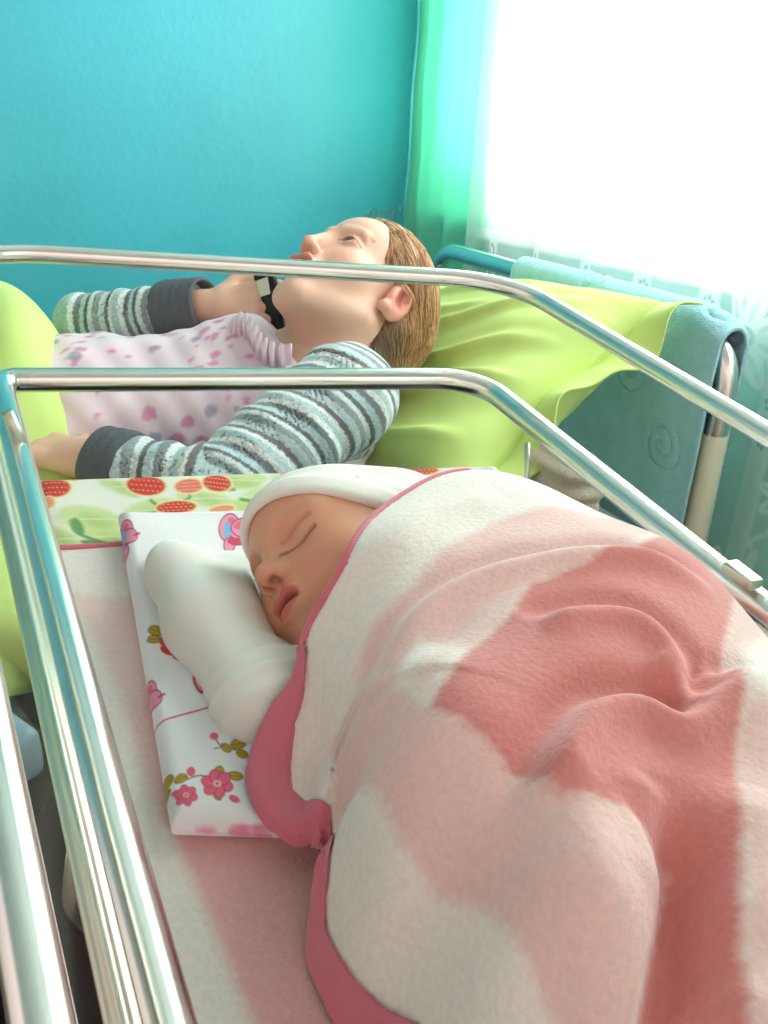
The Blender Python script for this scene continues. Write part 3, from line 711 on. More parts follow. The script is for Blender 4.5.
def baby_cols(q):
    ax = np.abs(q[:, 0]); c = np.tile(Sn(222, 162, 132), (len(q), 1)); zm = q[:, 2]-.24*q[:, 0]
    def mix(m, col): nonlocal c; m = np.clip(m, 0, 1)[:, None]; c = c*(1-m)+Sn(*col)*m
    g = lambda c0, s: np.exp(-(((q-np.array(c0))**2)/np.array(s)**2).sum(1))
    ga = lambda c0, s: np.exp(-(((np.column_stack([ax, q[:, 1], q[:, 2]])-np.array(c0))**2)/np.array(s)**2).sum(1))
    mix(.45*ga((.028, .035, -.018), (.014, .02, .012)), (218, 128, 104)); mix(.5*g((0, .058, -.012), (.008, .01, .006)), (214, 120, 100))
    front = q[:, 1] > .03
    a_ = (ax-.0195)/.0112; lid = np.abs(q[:, 2]-(-.0008+.0022*a_-.0022*(1-a_**2))); mix(.8*np.exp(-(lid/.0011)**2)*(np.abs(a_) < 1)*front, (108, 58, 46)); lid3 = np.abs(q[:, 2]-(.0074+.0025*a_-.001*a_**2)); mix(.45*np.exp(-(lid3/.0013)**2)*(np.abs(a_) < 1)*front, (160, 96, 74)); mix(.3*ga((.0195, .045, -.006), (.012, .012, .003)), (176, 108, 86))
    lip = np.clip(1-((ax/.0125)**2+((zm+.0280)/.0064)**2), 0, 1)*front; mix(np.clip(lip*3, 0, .8), (192, 88, 86))
    ml = np.abs(zm-(-.0278-.0035*(ax/.013)**2)); mix(.9*np.exp(-(ml/.0012)**2)*np.clip((.0118-ax)/.004, 0, 1)*front, (92, 28, 34))
    mix(.9*ga((.0042, .0572, -.0165), (.0026, .004, .0030)), (96, 36, 30))
    mix(.25*ga((.02, .04, .0155), (.012, .01, .0025)), (160, 104, 80))
    return c
BH0 = C0+camvec((-.0195, .0309, .5168))
bh = lambda p: (p-BH0)@BR.T/BSC
Tb = lambda u, v, w_: TUB((u, v, -MH+w_))
hc = (EL@(BH0-C0)); 
S_l, El_, Wr, Hd = TUB(puv(345, 665, .320)), TUB(puv(263, 702, .320)), TUB(puv(212, 622, .316)), TUB(puv(180, 576, .315))
neck = Tb(hc[0]+.02, hc[1]-.06, .05); ch = Tb(.215, .25, .055); hip = Tb(.235, .13, .052)
hand_d = (Hd-Wr)/np.linalg.norm(Hd-Wr)
def baby_body(p):
    d = cap(p, neck, ch, .03, .046); d = smin(d, cap(p, ch, hip, .05, .045), .03)
    for s in (.028, -.02):
        k0, k1 = Tb(.27+s*.5, .07+s*.5, .05+s*.3), Tb(.22+s, .02, .04+s*.3); d = smin(d, smin(cap(p, hip, k0, .03, .026), cap(p, k0, k1, .024, .018), .01), .02)
    d = smin(d, cap(p, ch, S_l, .03, .018), .02); d = smin(d, cap(p, S_l, El_, .0175, .015), .01); d = smin(d, cap(p, El_, Wr, .0148, .0115), .008)
    pm = Wr+hand_d*.014; d = smin(d, cap(p, Wr, pm, .0095, .0115), .006)
    sd2 = np.cross(hand_d, TUB((0, 0, 1))-C0); sd2 /= np.linalg.norm(sd2); up = np.cross(sd2, hand_d)
    for k in range(4):                                                     # small curled fingers, a thumb on the side
        b0 = pm+sd2*(k-1.5)*.0055+hand_d*.006; b1 = b0+hand_d*.010; b2 = b1-up*.006+hand_d*.004
        d = smin(d, smin(cap(p, b0, b1, .0034, .0032), cap(p, b1, b2, .0032, .0026), .001), .0012)
    d = smin(d, cap(p, pm+sd2*.009, pm+sd2*.013+hand_d*.012, .0036, .003), .002)
    return d
def baby_all(p):
    return smin(baby_head(bh(p))*BSC, baby_body(p), .012)
lo = np.minimum(np.minimum(BH0-.085, hip-.2), Hd-.03); hi = np.maximum(np.maximum(BH0+.085, hip+.12), Hd+.03)
Vb_, Fb_ = snet(baby_all, lo, hi, .0013)
baby = link('person', Vb_, Fb_, M['baby_skin'], None, baby_cols(bh(Vb_)))
tag(baby, 'sleeping newborn person in white cap lying on side under pink blanket', 'baby')
# cap with a rolled brim
def cap_sd(p):
    q = bh(p); d = ell(q, (0, -.0145, .0115), (.0496, .0650, .0430)); d = smin(d, ell(q, (0, -.045, .018), (.036, .035, .033)), .02); d = smin(d, sph(q, (0, .025, .019), .0298), .02)
    lim = (q[:, 2]-.0345)*.80 + (q[:, 1]-.02)*-.60*-1*0
    pl = q[:, 2]*.86-q[:, 1]*.50+.0015                         # plane: high on the brow, down to the nape
    fold = .0012*np.sin((q[:, 0]*.6+q[:, 1]*.4-q[:, 2]*.8)*260)*np.clip((pl-.014)/.01, 0, 1)+.0010*wob(q, 120, 4)*np.clip((pl-.012)/.01, 0, 1)
    d = d+fold
    cloth = smax(np.abs(d)-.0022, -pl, .003)
    brim = smax(np.abs(d-.0006)-.0026, np.abs(pl-.0060)-.0062, .003)
    return smin(cloth, brim, .0015)
Vc, Fc = snet(cap_sd, BH0-.09, BH0+.095, .0013)
qc = bh(Vc); cc = np.tile(Sn(240, 238, 230), (len(Vc), 1))
dots = []
g_ = np.random.default_rng(2)
for k in range(90):
    a = g_.normal(size=3); a /= np.linalg.norm(a); s_ = np.array((0, -.0145, .0115))+a*np.array((.0516, .0670, .0450)); 
    if s_[2]*.86-s_[1]*.50 > .013: dots.append(s_)
for s_ in dots:
    dd = np.linalg.norm(qc-s_, axis=1); m = np.clip((.0007-dd+.0010)/.0010, 0, 1)[:, None]*.7; cc = cc*(1-m)+Sn(130, 110, 110)*m
capo = link('cap', Vc, Fc, M['white_knit'], baby, cc)
# sleepsuit: loose sleeve over arm and hand, body part
def suit_sd(p):
    A0, A1 = TUB(puv(196, 600, .318)), TUB(puv(176, 570, .316))
    d = cap(p, S_l, El_, .017, .022); d = smin(d, cap(p, El_, Wr, .024, .0225), .016); d = smin(d, cap(p, Wr, Hd, .0225, .020), .02)
    d = smin(d, cap(p, TUB(puv(226, 595, .324)), TUB(puv(246, 672, .324)), .014, .017), .015)
    d = smin(d, cap(p, TUB(puv(240, 572, .324)), Wr, .010, .018), .015); d = smin(d, cap(p, TUB(puv(236, 570, .324)), TUB(puv(170, 562, .322)), .011, .012), .012)
    d = smin(d, cap(p, Hd, TUB(puv(172, 566, .318)), .018, .015), .01)
    l = (p-C0)@EL.T
    ax = (El_-Wr)/np.linalg.norm(El_-Wr); s = (p-Wr)@ax
    d = d+.0011*np.sin(s*520+9*wob(p, 22, 3))*np.exp(-((s-.06)/.022)**2)+.0010*wob(p, 45, 6)
    return smax(smax(d, -(d+.0035), .001)*1.0, -(l[:, 2]+MH-.017), .004)
Vs, Fs_ = snet(suit_sd, np.minimum.reduce([S_l, El_, Wr, Hd, ch])-.06, np.maximum.reduce([S_l, El_, Wr, Hd, ch])+.06, .0016)
link('sleepsuit', Vs, Fs_, M['white_knit'], baby, np.tile(Sn(240, 238, 232), (len(Vs), 1)))

# ------------------------------------------------------------------ the mother
MR = frame((-.736, -.07, .673), (-.519, .698, -.495), (-.435, -.713, -.55))
MH0 = C0+camvec((-.041, -.297, 1.2342))
mh = lambda p: (p-MH0)@MR.T
def mom_head(q):
    ax = np.abs(q[:, 0]); qa = np.column_stack([ax, q[:, 1], q[:, 2]])
    d = ell(q, (0, -.012, .042), (.073, .094, .082))
    d = smin(d, ell(q, (0, .035, -.028), (.056, .056, .074)), .03)
    d = smin(d, ell(q, (0, .047, .052), (.05, .04, .036)), .025)
    d = smin(d, sph(q, (0, .072, -.093), .017), .022)
    d = smin(d, cap(qa, (.052, .0, -.052), (.016, .068, -.094), .018, .014), .022)
    d = smin(d, sph(qa, (.038, .052, -.022), .026), .02)
    d = smin(d, cap(qa, (.010, .089, .030), (.044, .077, .030), .008, .007), .010)
    d = smax(d, -ell(qa, (.032, .104, .012), (.021, .017, .013)), .010)
    d = smin(d, ell(qa, (.031, .073, .012), (.0155, .014, .0125)), .004)
    d = smax(d, -ell(qa, (.0315, .0895, .0112), (.0130, .0125, .0040)), .0012)
    d = smin(d, cap(q, (0, .090, .018), (0, .105, -.019), .0068, .0072), .012)
    d = smin(d, sph(q, (0, .1070, -.0250), .0072), .008)
    d = smin(d, ell(qa, (.0105, .098, -.0275), (.0064, .0085, .0062)), .005)
    d = smax(d, -ell(qa, (.0062, .1055, -.0355), (.0032, .0055, .004)), .0018)
    d = smin(d, ell(q, (0, .084, -.056), (.026, .015, .020)), .012)
    d = smin(d, ell(qa, (.008, .0985, -.0490), (.014, .0068, .0048)), .004)
    d = smin(d, ell(q, (0, .0965, -.0605), (.018, .0068, .0056)), .004)
    ml = np.abs(q[:, 2]-(-.0545-.002*(ax/.025)**2)); d = d+.004*np.exp(-(ml/.0018)**2)*np.clip((.026-ax)/.005, 0, 1)*(q[:, 1] > .05)
    # ears
    e = ell(qa, (.075, -.012, -.002), (.010, .021, .032)); e = smax(e, -ell(qa, (.0855, -.011, .003), (.0085, .013, .021)), .003); e = smin(e, cap(qa, (.0795, -.008, .016), (.080, -.016, -.006), .0028, .003), .003)
    e = smin(e, cap(qa, (.078, .006, .0), (.078, .003, -.010), .004, .004), .004); e = smin(e, sph(qa, (.076, .002, -.027), .0085), .005)
    e = smin(e, cap(qa, (.078, -.022, .012), (.078, -.018, -.010), .0035, .003), .004)
    d = smin(d, e, .005)
    return d
SHn, ELn, WRn = at(343, 398, 1.14), at(215, 498, 1.03), at(98, 462, 1.07)
SHf, ELf, WRf = at(318, 362, 1.42), at(88, 328, 1.38), at(203, 308, 1.30)
CH, BE, HI = at(292, 412, 1.275), at(80, 438, 1.26), at(-90, 458, 1.25)
NK = at(352, 345, 1.25)
def hand_sd(p, wr, d_, nrm, side, curl, sc=1.0):
    """palm, five unequal bent fingers and a thumb leaving the side of the palm"""
    d_ = d_/np.linalg.norm(d_); nrm = nrm-d_*(nrm@d_); nrm /= np.linalg.norm(nrm); sdv = np.cross(d_, nrm)*side
    o = cap(p, wr, wr+d_*.03*sc, .023*sc, .024*sc)
    for k in (-1, 0, 1): o = smin(o, cap(p, wr+d_*.03*sc+sdv*k*.012*sc, wr+d_*.082*sc+sdv*k*.022*sc, .0135*sc, .0118*sc), .012)
    for k, ln in enumerate((.068, .078, .072, .056)):
        b = wr+d_*.085*sc+sdv*(1.5-k)*.0185*sc; dd = d_.copy(); a = b
        for j, fr in enumerate((.45, .32, .23)):
            dd = dd*math.cos(curl)+(-nrm)*math.sin(curl); dd /= np.linalg.norm(dd)
            dd2 = dd
            c = a+dd2*ln*fr*sc; o = smin(o, cap(p, a, c, (.0092-.0011*j)*sc, (.0084-.0011*j)*sc), .003); a = c
    t0 = wr+d_*.030*sc+sdv*.020*sc; t1 = t0+(d_*.6+sdv*.75-nrm*.3)*.036*sc; t2 = t1+(d_*.9+sdv*.2-nrm*.45)*.030*sc
    o = smin(o, cap(p, t0, t1, .0125*sc, .0105*sc), .008); o = smin(o, cap(p, t1, t2, .0105*sc, .008*sc), .003)
    return o
PHc = at(269, 300, 1.275)
hdir = PHc-WRf; hdir = hdir/np.linalg.norm(hdir)
def torso(p):
    d = ell_cap(p, CH, BE, .112, .112); d = smin(d, ell_cap(p, BE, HI, .115, .13), .06)
    return d
def ell_cap(p, a, b, ra, rb):
    return cap(p, a, b, ra, rb)
def arms(p):
    n = smin(cap(p, SHn, ELn, .054, .044), cap(p, ELn, WRn, .042, .026), .015)
    f = smin(cap(p, SHf, ELf, .046, .037), cap(p, ELf, WRf, .037, .025), .015)
    return n, f
def mom_body(p):
    d = torso(p); d = smin(d, cap(p, CH, NK, .09, .055), .05)
    d = smin(d, cap(p, SHn, SHf, .05, .05), .05)
    n, f = arms(p)
    d = smin(d, smin(n, f, .01), .02)
    d = smin(d, hand_sd(p, WRn, at(-10, 436, 1.10)-WRn, -CF*.7+CU*.9, 1, .22), .012)
    d = smin(d, hand_sd(p, WRf, hdir, -CF*.9+CU*.2, -1, .42), .012)
    d = smin(d, cap(p, NK, MH0+MR.T@np.array([0, -.018, -.035]), .058, .056), .03)
    return d
def mom_all(p): return smin(mom_head(mh(p)), mom_body(p), .022)
pts = np.array([SHn, ELn, WRn, SHf, ELf, WRf, CH, BE, HI, MH0, at(-10, 436, 1.10)])
lo, hi = pts.min(0)-.17, pts.max(0)+.17
Vm, Fm = snet(mom_all, lo, hi, .0026)
def mom_cols(q):
    ax = np.abs(q[:, 0]); c = np.tile(Sn(226, 182, 160), (len(q), 1)); qa = np.column_stack([ax, q[:, 1], q[:, 2]])
    def mix(m, col): nonlocal c; m = np.clip(m, 0, 1)[:, None]; c = c*(1-m)+Sn(*col)*m
    ga = lambda c0, s: np.exp(-(((qa-np.array(c0))**2)/np.array(s)**2).sum(1))
    fr_ = q[:, 1] > .05
    mix(.45*ga((.038, .07, -.02), (.022, .03, .02)), (228, 146, 128)); mix(.55*ga((0, .118, -.026), (.014, .014, .012)), (222, 128, 112))
    mix(.85*ga((.080, -.012, 0), (.012, .026, .034)), (226, 126, 112)); mix(.6*ga((.078, -.010, .002), (.008, .011, .018)), (150, 64, 56))
    lip = np.clip(1-((ax/.025)**2+((q[:, 2]+.0548)/.0115)**2), 0, 1)*fr_*(np.abs(q[:, 2]) < .1); mix(np.clip(lip*3, 0, .75), (206, 122, 112))
    ml = np.abs(q[:, 2]-(-.0545-.002*(ax/.025)**2)); mix(.8*np.exp(-(ml/.0016)**2)*(ax < .024)*fr_, (120, 50, 50))
    mix(.8*ga((.0062, .104, -.0355), (.004, .006, .004)), (110, 50, 44))
    bz = .0335+.004*(1-((ax-.032)/.02)**2); mix(.7*np.exp(-((q[:, 2]-bz)/.0032)**2)*(np.abs(ax-.03) < .022)*fr_, (128, 92, 66))
    a_ = (ax-.031)/.0165
    mix(.9*np.exp(-((q[:, 2]-(.0118+.0038*(1-a_**2)))/.0014)**2)*(np.abs(a_) < 1.0)*fr_, (70, 44, 36))   # upper lashes
    mix(.35*np.exp(-((q[:, 2]-(.006))/.0018)**2)*(np.abs(a_) < .9)*fr_, (150, 98, 84))
    return c
mom = link('person', Vm, Fm, M['skin'], None, mom_cols(mh(Vm)))
tag(mom, 'woman person in pink gown and striped cardigan lying back looking up', 'person')
# visible eyeball sliver
def eye_mesh(sx):
    import bmesh
    bm = bmesh.new(); bmesh.ops.create_uvsphere(bm, u_segments=28, v_segments=20, radius=1)
    V = np.array([v.co[:] for v in bm.verts]); Fq_ = [[v.index for v in f.verts] for f in bm.faces]; bm.free()
    q = V*.0122+np.array((sx*.031, .0715, .0118))
    c = np.tile(Sn(225, 222, 218), (len(V), 1)); look = np.array((0, .95, .22)); look /= np.linalg.norm(look)
    a = np.linalg.norm(V-look, axis=1); c[a < .5] = Sn(92, 100, 96); c[a < .24] = Sn(20, 18, 18)
    return q@MR+MH0, Fq_, c
for sx in (1, -1):
    V, Fq_, c = eye_mesh(sx); link('eye', V, Fq_, M['eye'], mom, c)
# gown
def mom_fold(p):
    ax = (HI-CH)/np.linalg.norm(HI-CH); s = (p-CH)@ax
    return .0014*np.sin((s*.4+(p@camvec((-.6, .8, 0))))*120+4*wob(p, 12, 2))+.007*wob(p*np.array((.6, 1.3, 1)), 34, 5)+.0035*wob(p, 75, 6)
def gown_sd(p):
    d = smin(torso(p), cap(p, CH, CH+(NK-CH)*.62, .098, .075), .05)-(.010+.010*np.clip(((p-CH)@((HI-CH)/np.linalg.norm(HI-CH))-.02)/.08, 0, 1))+mom_fold(p)
    d = smin(d, ell(p, at(245, 352, 1.24), (.055, .05, .045)), .05)
    d = smax(d, -((p-(CH+(NK-CH)*.55))@((CH-NK)/np.linalg.norm(CH-NK))), .004)
    return d
Vg, Fg_ = snet(gown_sd, pts.min(0)-.17, pts.max(0)+.17, .0036)
cg = np.tile(Sn(238, 216, 228), (len(Vg), 1)); cg = cg*(1+.04*wob(Vg, 60, 9)[:, None]); g_ = np.random.default_rng(11)
sel = Vg[g_.choice(len(Vg), 1000)]
for k, s_ in enumerate(sel):
    r_ = .005+.007*g_.random(); dd = np.linalg.norm((Vg-s_)*np.array((1, 1.3, 1)), axis=1)+.004*wob(Vg-s_, 420, k % 7)
    m = np.clip((r_-dd)/.004, 0, 1)[:, None]*.75; cg = cg*(1-m)+(Sn(218, 120, 168) if k % 3 else Sn(150, 140, 170))*m
gown = link('gown', Vg, Fg_, M['painted_cloth'], mom, cg)
# ruffled collar of the gown
cl = spline(np.array([at(230, 336, 1.195), at(239, 326, 1.18), at(250, 330, 1.165), at(258, 345, 1.15), at(270, 354, 1.145), at(288, 356, 1.15)]), 10)
Vr = []
for i, p in enumerate(cl):
    for j, a in enumerate(np.linspace(-1, 1, 9)):
        Vr.append(p+CU*a*.016+(-CF)*(.006*math.sin(i*1.25+a*1.2)+.006*(1-a*a))+CR*.004*math.cos(i*1.25))
rf = link('collar_ruffle', np.array(Vr), gridfaces(len(cl), 9), M['painted_cloth'], gown, np.tile(Sn(240, 216, 232), (len(Vr), 1)))
rf.modifiers.new('thick', 'SOLIDIFY').thickness = .003
# cardigan: sleeves and shoulder
def sleeve_par(p, A, B_, C_):
    la, lb = np.linalg.norm(B_-A), np.linalg.norm(C_-B_)
    t1 = (p-A)@(B_-A)/la; t2 = (p-B_)@(C_-B_)/lb
    d1, d2 = cap(p, A, B_, 0), cap(p, B_, C_, 0)
    return np.where(d1 < d2, np.clip(t1, -.12, la), la+np.clip(t2, 0, lb))
def cardi_sd(p):
    n, f = arms(p); 
    sn, sf = sleeve_par(p, SHn, ELn, WRn), sleeve_par(p, SHf, ELf, WRf)
    rip = lambda s, k: .0022*np.sin(s*150+5*wob(p, 18, k))+.003*wob(p, 40, k+1)+.0015*wob(p, 110, k+2)
    cn = smax(n-.013+rip(sn, 3), (sn-(np.linalg.norm(ELn-SHn)+np.linalg.norm(WRn-ELn)-.035)), .004)
    cf = smax(f-.014+rip(sf, 7), (sf-(np.linalg.norm(ELf-SHf)+np.linalg.norm(WRf-ELf)-.012)), .004)
    shd = cap(p, SHn, SHn+(SHf-SHn)*.35+camvec((.0, .05, 0)), .06, .07)+.003*wob(p, 40, 2)
    cn = smin(cn, shd, .03)
    return smin(cn, cf, .004)
def cardi_shell(p): d = cardi_sd(p); return np.maximum(d, -(d+.004))
Vk, Fk = snet(cardi_shell, pts.min(0)-.12, pts.max(0)+.14, .0028)
sn, sf = sleeve_par(Vk, SHn, ELn, WRn), sleeve_par(Vk, SHf, ELf, WRf)
dn, df = arms(Vk); nearm = dn < df
s_ = np.where(nearm, sn, sf)+.006*wob(Vk, 30, 8)+np.where(nearm, .35*((Vk-SHn)@camvec((.45, .8, -.3))), 0)
pal = [Sn(176, 200, 204), Sn(232, 238, 238), Sn(128, 138, 144), Sn(188, 212, 218), Sn(102, 106, 110), Sn(214, 226, 228), Sn(146, 158, 160), Sn(196, 216, 222), Sn(118, 116, 116), Sn(226, 232, 232)]
wd_ = np.array([.011, .008, .009, .010, .007, .008, .010, .011, .008, .007]); cum = np.concatenate([[0], np.cumsum(wd_)])
sm_ = np.mod(s_, cum[-1]); idx = np.clip(np.searchsorted(cum, sm_, 'right')-1, 0, 9); ck = np.array(pal)[idx]
Ln_ = np.linalg.norm(ELn-SHn)+np.linalg.norm(WRn-ELn); Lf_ = np.linalg.norm(ELf-SHf)+np.linalg.norm(WRf-ELf)
cardi = link('cardigan', Vk, Fk, M['knit'], mom, ck)
for A, B_, C_, k, t0, t1, ex in ((SHn, ELn, WRn, 1, .70, 1.0, .0), (SHf, ELf, WRf, 0, .70, 1.04, .0)):
    def cuff_sd(p):
        a = B_+(C_-B_)*t0; b_ = B_+(C_-B_)*t1; ax = (b_-a)/np.linalg.norm(b_-a); s = (p-a)@ax
        d = cap(p, B_, C_+(C_-B_)*.1, .037+.018, .025+.016)+.0016*np.sin(s*420)*.4+.0016*wob(p, 70, 3)
        return smax(smax(np.abs(d)-.0035, -s, .003), s-np.linalg.norm(b_-a), .003)
    Vq, Fq_ = snet(cuff_sd, np.minimum(B_, C_)-.09, np.maximum(B_, C_)+.09, .0026); link('cuff', Vq, Fq_, M['charcoal'], cardi)
# hair: a solid swept-back mass plus loose strands
def hair_sd(p):
    q = mh(p); d = ell(q, (0, -.016, .046), (.083, .104, .090))
    d = smin(d, cap(q, (.0, -.075, .02), (.01, -.085, -.075), .066, .05), .03)
    d = smin(d, cap(q, (.045, -.05, -.01), (.04, -.055, -.085), .03, .026), .02)
    face = q[:, 1]*.80-np.clip(q[:, 2], -.2, .2)*.60-.012+.10*np.maximum(np.abs(q[:, 0])-.05, 0)
    fl = np.where(q[:, 2] > .02, q[:, 1]*.93-q[:, 2]*.36-.029, q[:, 1]+.018)
    face = smax(fl, (q[:, 1]*.75-q[:, 2]*.66-.018), .02)
    d = smax(d, face, .008)
    strand = np.sin((q[:, 0]*1.0+.35*q[:, 1])*420+8*wob(q, 20, 1))*.0010+np.sin((q[:, 0]-.2*q[:, 1])*900+9*wob(q, 12, 2))*.0005
    d = d+strand*.8+.0008*wob(q, 30, 3)
    ear = ell(np.column_stack([np.abs(q[:, 0]), q[:, 1], q[:, 2]]), (.088, -.010, -.002), (.026, .024, .034)); d = smax(d, -ear, .005)
    return d
Vh, Fh = snet(hair_sd, MH0-.2, MH0+.2, .0022)
qh = mh(Vh); k1 = .5+.5*np.sin((qh[:, 0]+.35*qh[:, 1])*420+8*wob(qh, 20, 1)); k2 = .5+.5*np.sin(qh[:, 0]*900+.3*qh[:, 1]*900+6*wob(qh, 14, 5))
bl_ = np.clip(.55*k1+.5*k2, 0, 1)[:, None]; chh = Sn(122, 84, 56)*(1-bl_)+Sn(190, 148, 102)*bl_
dk = np.clip(1-np.abs((qh[:, 2]+.06)/.06), 0, 1)[:, None]*np.clip((qh[:, 1]+.10)/.05, 0, 1)[:, None]*.8; chh = chh*(1-dk)+Sn(74, 50, 36)*dk  # shadow behind and below the ear painted into the hair colour
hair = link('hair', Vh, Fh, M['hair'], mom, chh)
g_ = np.random.default_rng(5); mb = MB(); cst = []
NS, NP = 2600, 12                                 # strands laid on the mass, swept back from the hairline and down
def hair_grad(p):
    g = np.empty_like(p); f0 = hair_sd(p)
    for i in range(3): e_ = np.zeros(3); e_[i] = .0015; g[:, i] = (hair_sd(p+e_)-f0)/.0015
    return f0, g/(np.linalg.norm(g, axis=1)[:, None]+1e-9)
p_ = Vh[g_.choice(len(Vh), NS)]; lift_ = g_.uniform(.0002, .0016, NS)[:, None]; path = []
flow = np.array((.06, -.80, -.46))@MR; wand = g_.normal(size=(NS, 3))*.10
for i in range(NP):
    f0, gr = hair_grad(p_); p_ = p_-gr*f0[:, None]; path.append(p_+gr*lift_)
    d_ = flow+wand; d_ = d_-gr*(d_*gr).sum(1)[:, None]; p_ = p_+d_/(np.linalg.norm(d_, axis=1)[:, None]+.15)*.0085
HP = np.stack(path, 1)
for k in range(NS):
    q = mh(HP[k])
    V, Fq_ = sweep(HP[k], np.interp(np.linspace(0, 1, NP), [0, .5, 1], [.0005, .0008, .0003]), 4); mb.add(V, Fq_)
    dks = np.clip(1-np.abs((q[:, 2]+.055)/.065), 0, 1)*np.clip((q[:, 1]+.10)/.05, 0, 1)*.85; cb_ = [Sn(150, 108, 74), Sn(214, 172, 124), Sn(180, 136, 94), Sn(200, 156, 110)][k % 4]  # strands take the same painted shadow under the ear
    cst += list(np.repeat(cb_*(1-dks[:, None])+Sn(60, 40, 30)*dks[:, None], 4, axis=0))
for k in range(7):                               # wisps at the hairline
    p0 = np.array((g_.uniform(-.02, .05), .062+g_.uniform(-.01, .004), .108+g_.uniform(-.008, .004))); t = np.linspace(0, 1, 8)[:, None]
    q = p0+t*np.array((.004, .014+.01*g_.random(), .012))+t*t*np.array((.008*g_.normal(), -.010, -.016*g_.random()))
    V, Fq_ = sweep(q@MR+MH0, np.linspace(.0008, .0003, 8), 5); mb.add(V, Fq_); cst += [Sn(120, 84, 58)]*len(V)
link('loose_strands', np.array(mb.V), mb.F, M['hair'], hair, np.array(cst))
# phone in her right hand
pd = camvec((.16, .98, .05)); pd /= np.linalg.norm(pd); pn = camvec((-.55, .1, -.8)); pn = pn-pd*(pn@pd); pn /= np.linalg.norm(pn); px_ = np.cross(pd, pn)
phone = empty('mobile_phone', PHc.tolist()); tag(phone, 'small dark mobile phone held by the woman at her chin', 'phone')
MB().box((-.018, -.048, -.007), (.018, .048, .007), .005, T=lambda p: PHc+px_*p[0]+pd*p[1]+pn*p[2]).build('phone_body', M['black_plastic'], phone)
MB().box((-.011, -.030, .0071), (.011, -.006, .0079), 0, T=lambda p: PHc+px_*p[0]+pd*p[1]+pn*p[2]).build('phone_screen', M['dull_steel'], phone, False)

# ------------------------------------------------------------------ lime pillow, beige blanket, duvet, towel
def pillow():
    ex = np.array((-.06, .546, -.065)); ex /= np.linalg.norm(ex); ey = np.array((.27, .08, .195)); ey -= ex*(ex@ey); ey /= np.linalg.norm(ey)
    ez = np.cross(ey, ex); ez = ez if ez[2] > 0 else -ez
    cen = np.array((.715, 1.215, CAMZ-.352))+ez*.01; hx, hy, hz = .285, .225, .095; cen = cen-ey*.03
    nu, nv = 130, 100; a = np.linspace(-1, 1, nu); b_ = np.linspace(-1, 1, nv); A, B_ = [q.ravel() for q in np.meshgrid(a, b_, indexing='ij')]
    pin = 1-.10*(1-A**2)*np.abs(B_)**3; pin2 = 1-.10*(1-B_**2)*np.abs(A)**3
    prof_ = np.sqrt(np.clip((1-np.abs(A)**3.0)*(1-np.abs(B_)**3.0), 0, 1))
    x = A*hx*pin2; y = B_*hy*pin
    out = []
    for sgn in (1, -1):
        P3 = np.column_stack([x, y, 0*x]); z = sgn*hz*prof_
        rad = .0035*np.sin((A*2+B_*4.0)*4+9*wob(P3, 7, 3))*np.clip(.2-A, .1, 1)+.004*wob(P3, 16, 4)+.0025*wob(P3, 40, 5)
        for (a0, b0, a1, b1, hh, ww) in ((-.9, .75, .1, .1, .011, .05), (-.95, .35, .0, -.15, .010, .045), (-.8, -.1, .1, -.5, .010, .05), (-.6, .95, .3, .45, .009, .05), (-.98, .0, -.3, -.25, .009, .04), (-.9, -.55, -.1, -.75, .010, .05), (-.4, .5, .4, .2, .008, .05)):
            dl, _, tl = seg_d(np.column_stack([A, B_]), spline(np.array([(a0, b0), ((a0+a1)/2+.05, (b0+b1)/2-.06), (a1, b1)]), 6)); rad = rad+hh*np.exp(-(dl/ww)**2)*np.clip(np.minimum(tl, 1-tl)*4, 0, 1)
        z = z+sgn*rad*np.sqrt(prof_)*1.2
        if sgn == 1:
            W0 = cen+np.outer(x, ex)+np.outer(y, ey)
            dh = np.linalg.norm((W0-MH0)-np.outer((W0-MH0)@ez, ez), axis=1); z = z-.035*np.exp(-(dh/.13)**2)
        out.append(cen+np.outer(x, ex)+np.outer(y, ey)+np.outer(z, ez))
    n = len(x); F = np.vstack([gridfaces(nu, nv), gridfaces(nu, nv)[:, ::-1]+n])
    o = link('pillow', np.vstack(out), F, M['lime'], None)
    tag(o, 'lime green pillow behind the woman head against the headboard', 'pillow')
    # open hemmed end of the pillowcase, at the near side
    nu, nv = 14, 60; Vf = []
    for i in range(nu):
        for j in range(nv):
            s = i/(nu-1); bb = -1+2*j/(nv-1)
            y0 = bb*hy*(1+.02*s); off = hx*(1-.10*(1-bb**2)*1)*1.0
            flare = (.012+.016*s)*(1-abs(bb)**6)
            Vf.append(cen+ex*(-(off*.985)-.055*s)+ey*(y0+.012*s*bb)+ez*(flare*math.sin(j*.22+1)*1.0+.010*s*math.sin(j*.5)))
    f = link('pillowcase_hem', np.array(Vf), gridfaces(nu, nv), M['lime'], o); f.modifiers.new('thick', 'SOLIDIFY').thickness = .003
    return o
pillow()
def beige():
    def f(p):
        c = at(566, 478, 1.16); l = p-c
        q = np.column_stack([l[:, 0], l[:, 1], l[:, 2]])
        d = np.linalg.norm(np.maximum(np.abs(q)-np.array((.010, .03, .020)), 0), axis=1)-.022
        return d+.006*wob(p, 30, 3)+.003*np.sin(q[:, 2]*240)
    c = at(566, 478, 1.16); V, Fq_ = snet(f, c-.2, c+.2, .004)
    c2 = V.copy(); o = link('folded_blanket', V, Fq_, M['beige']); tag(o, 'folded beige wool blanket beneath the lime pillow', 'blanket')
beige()
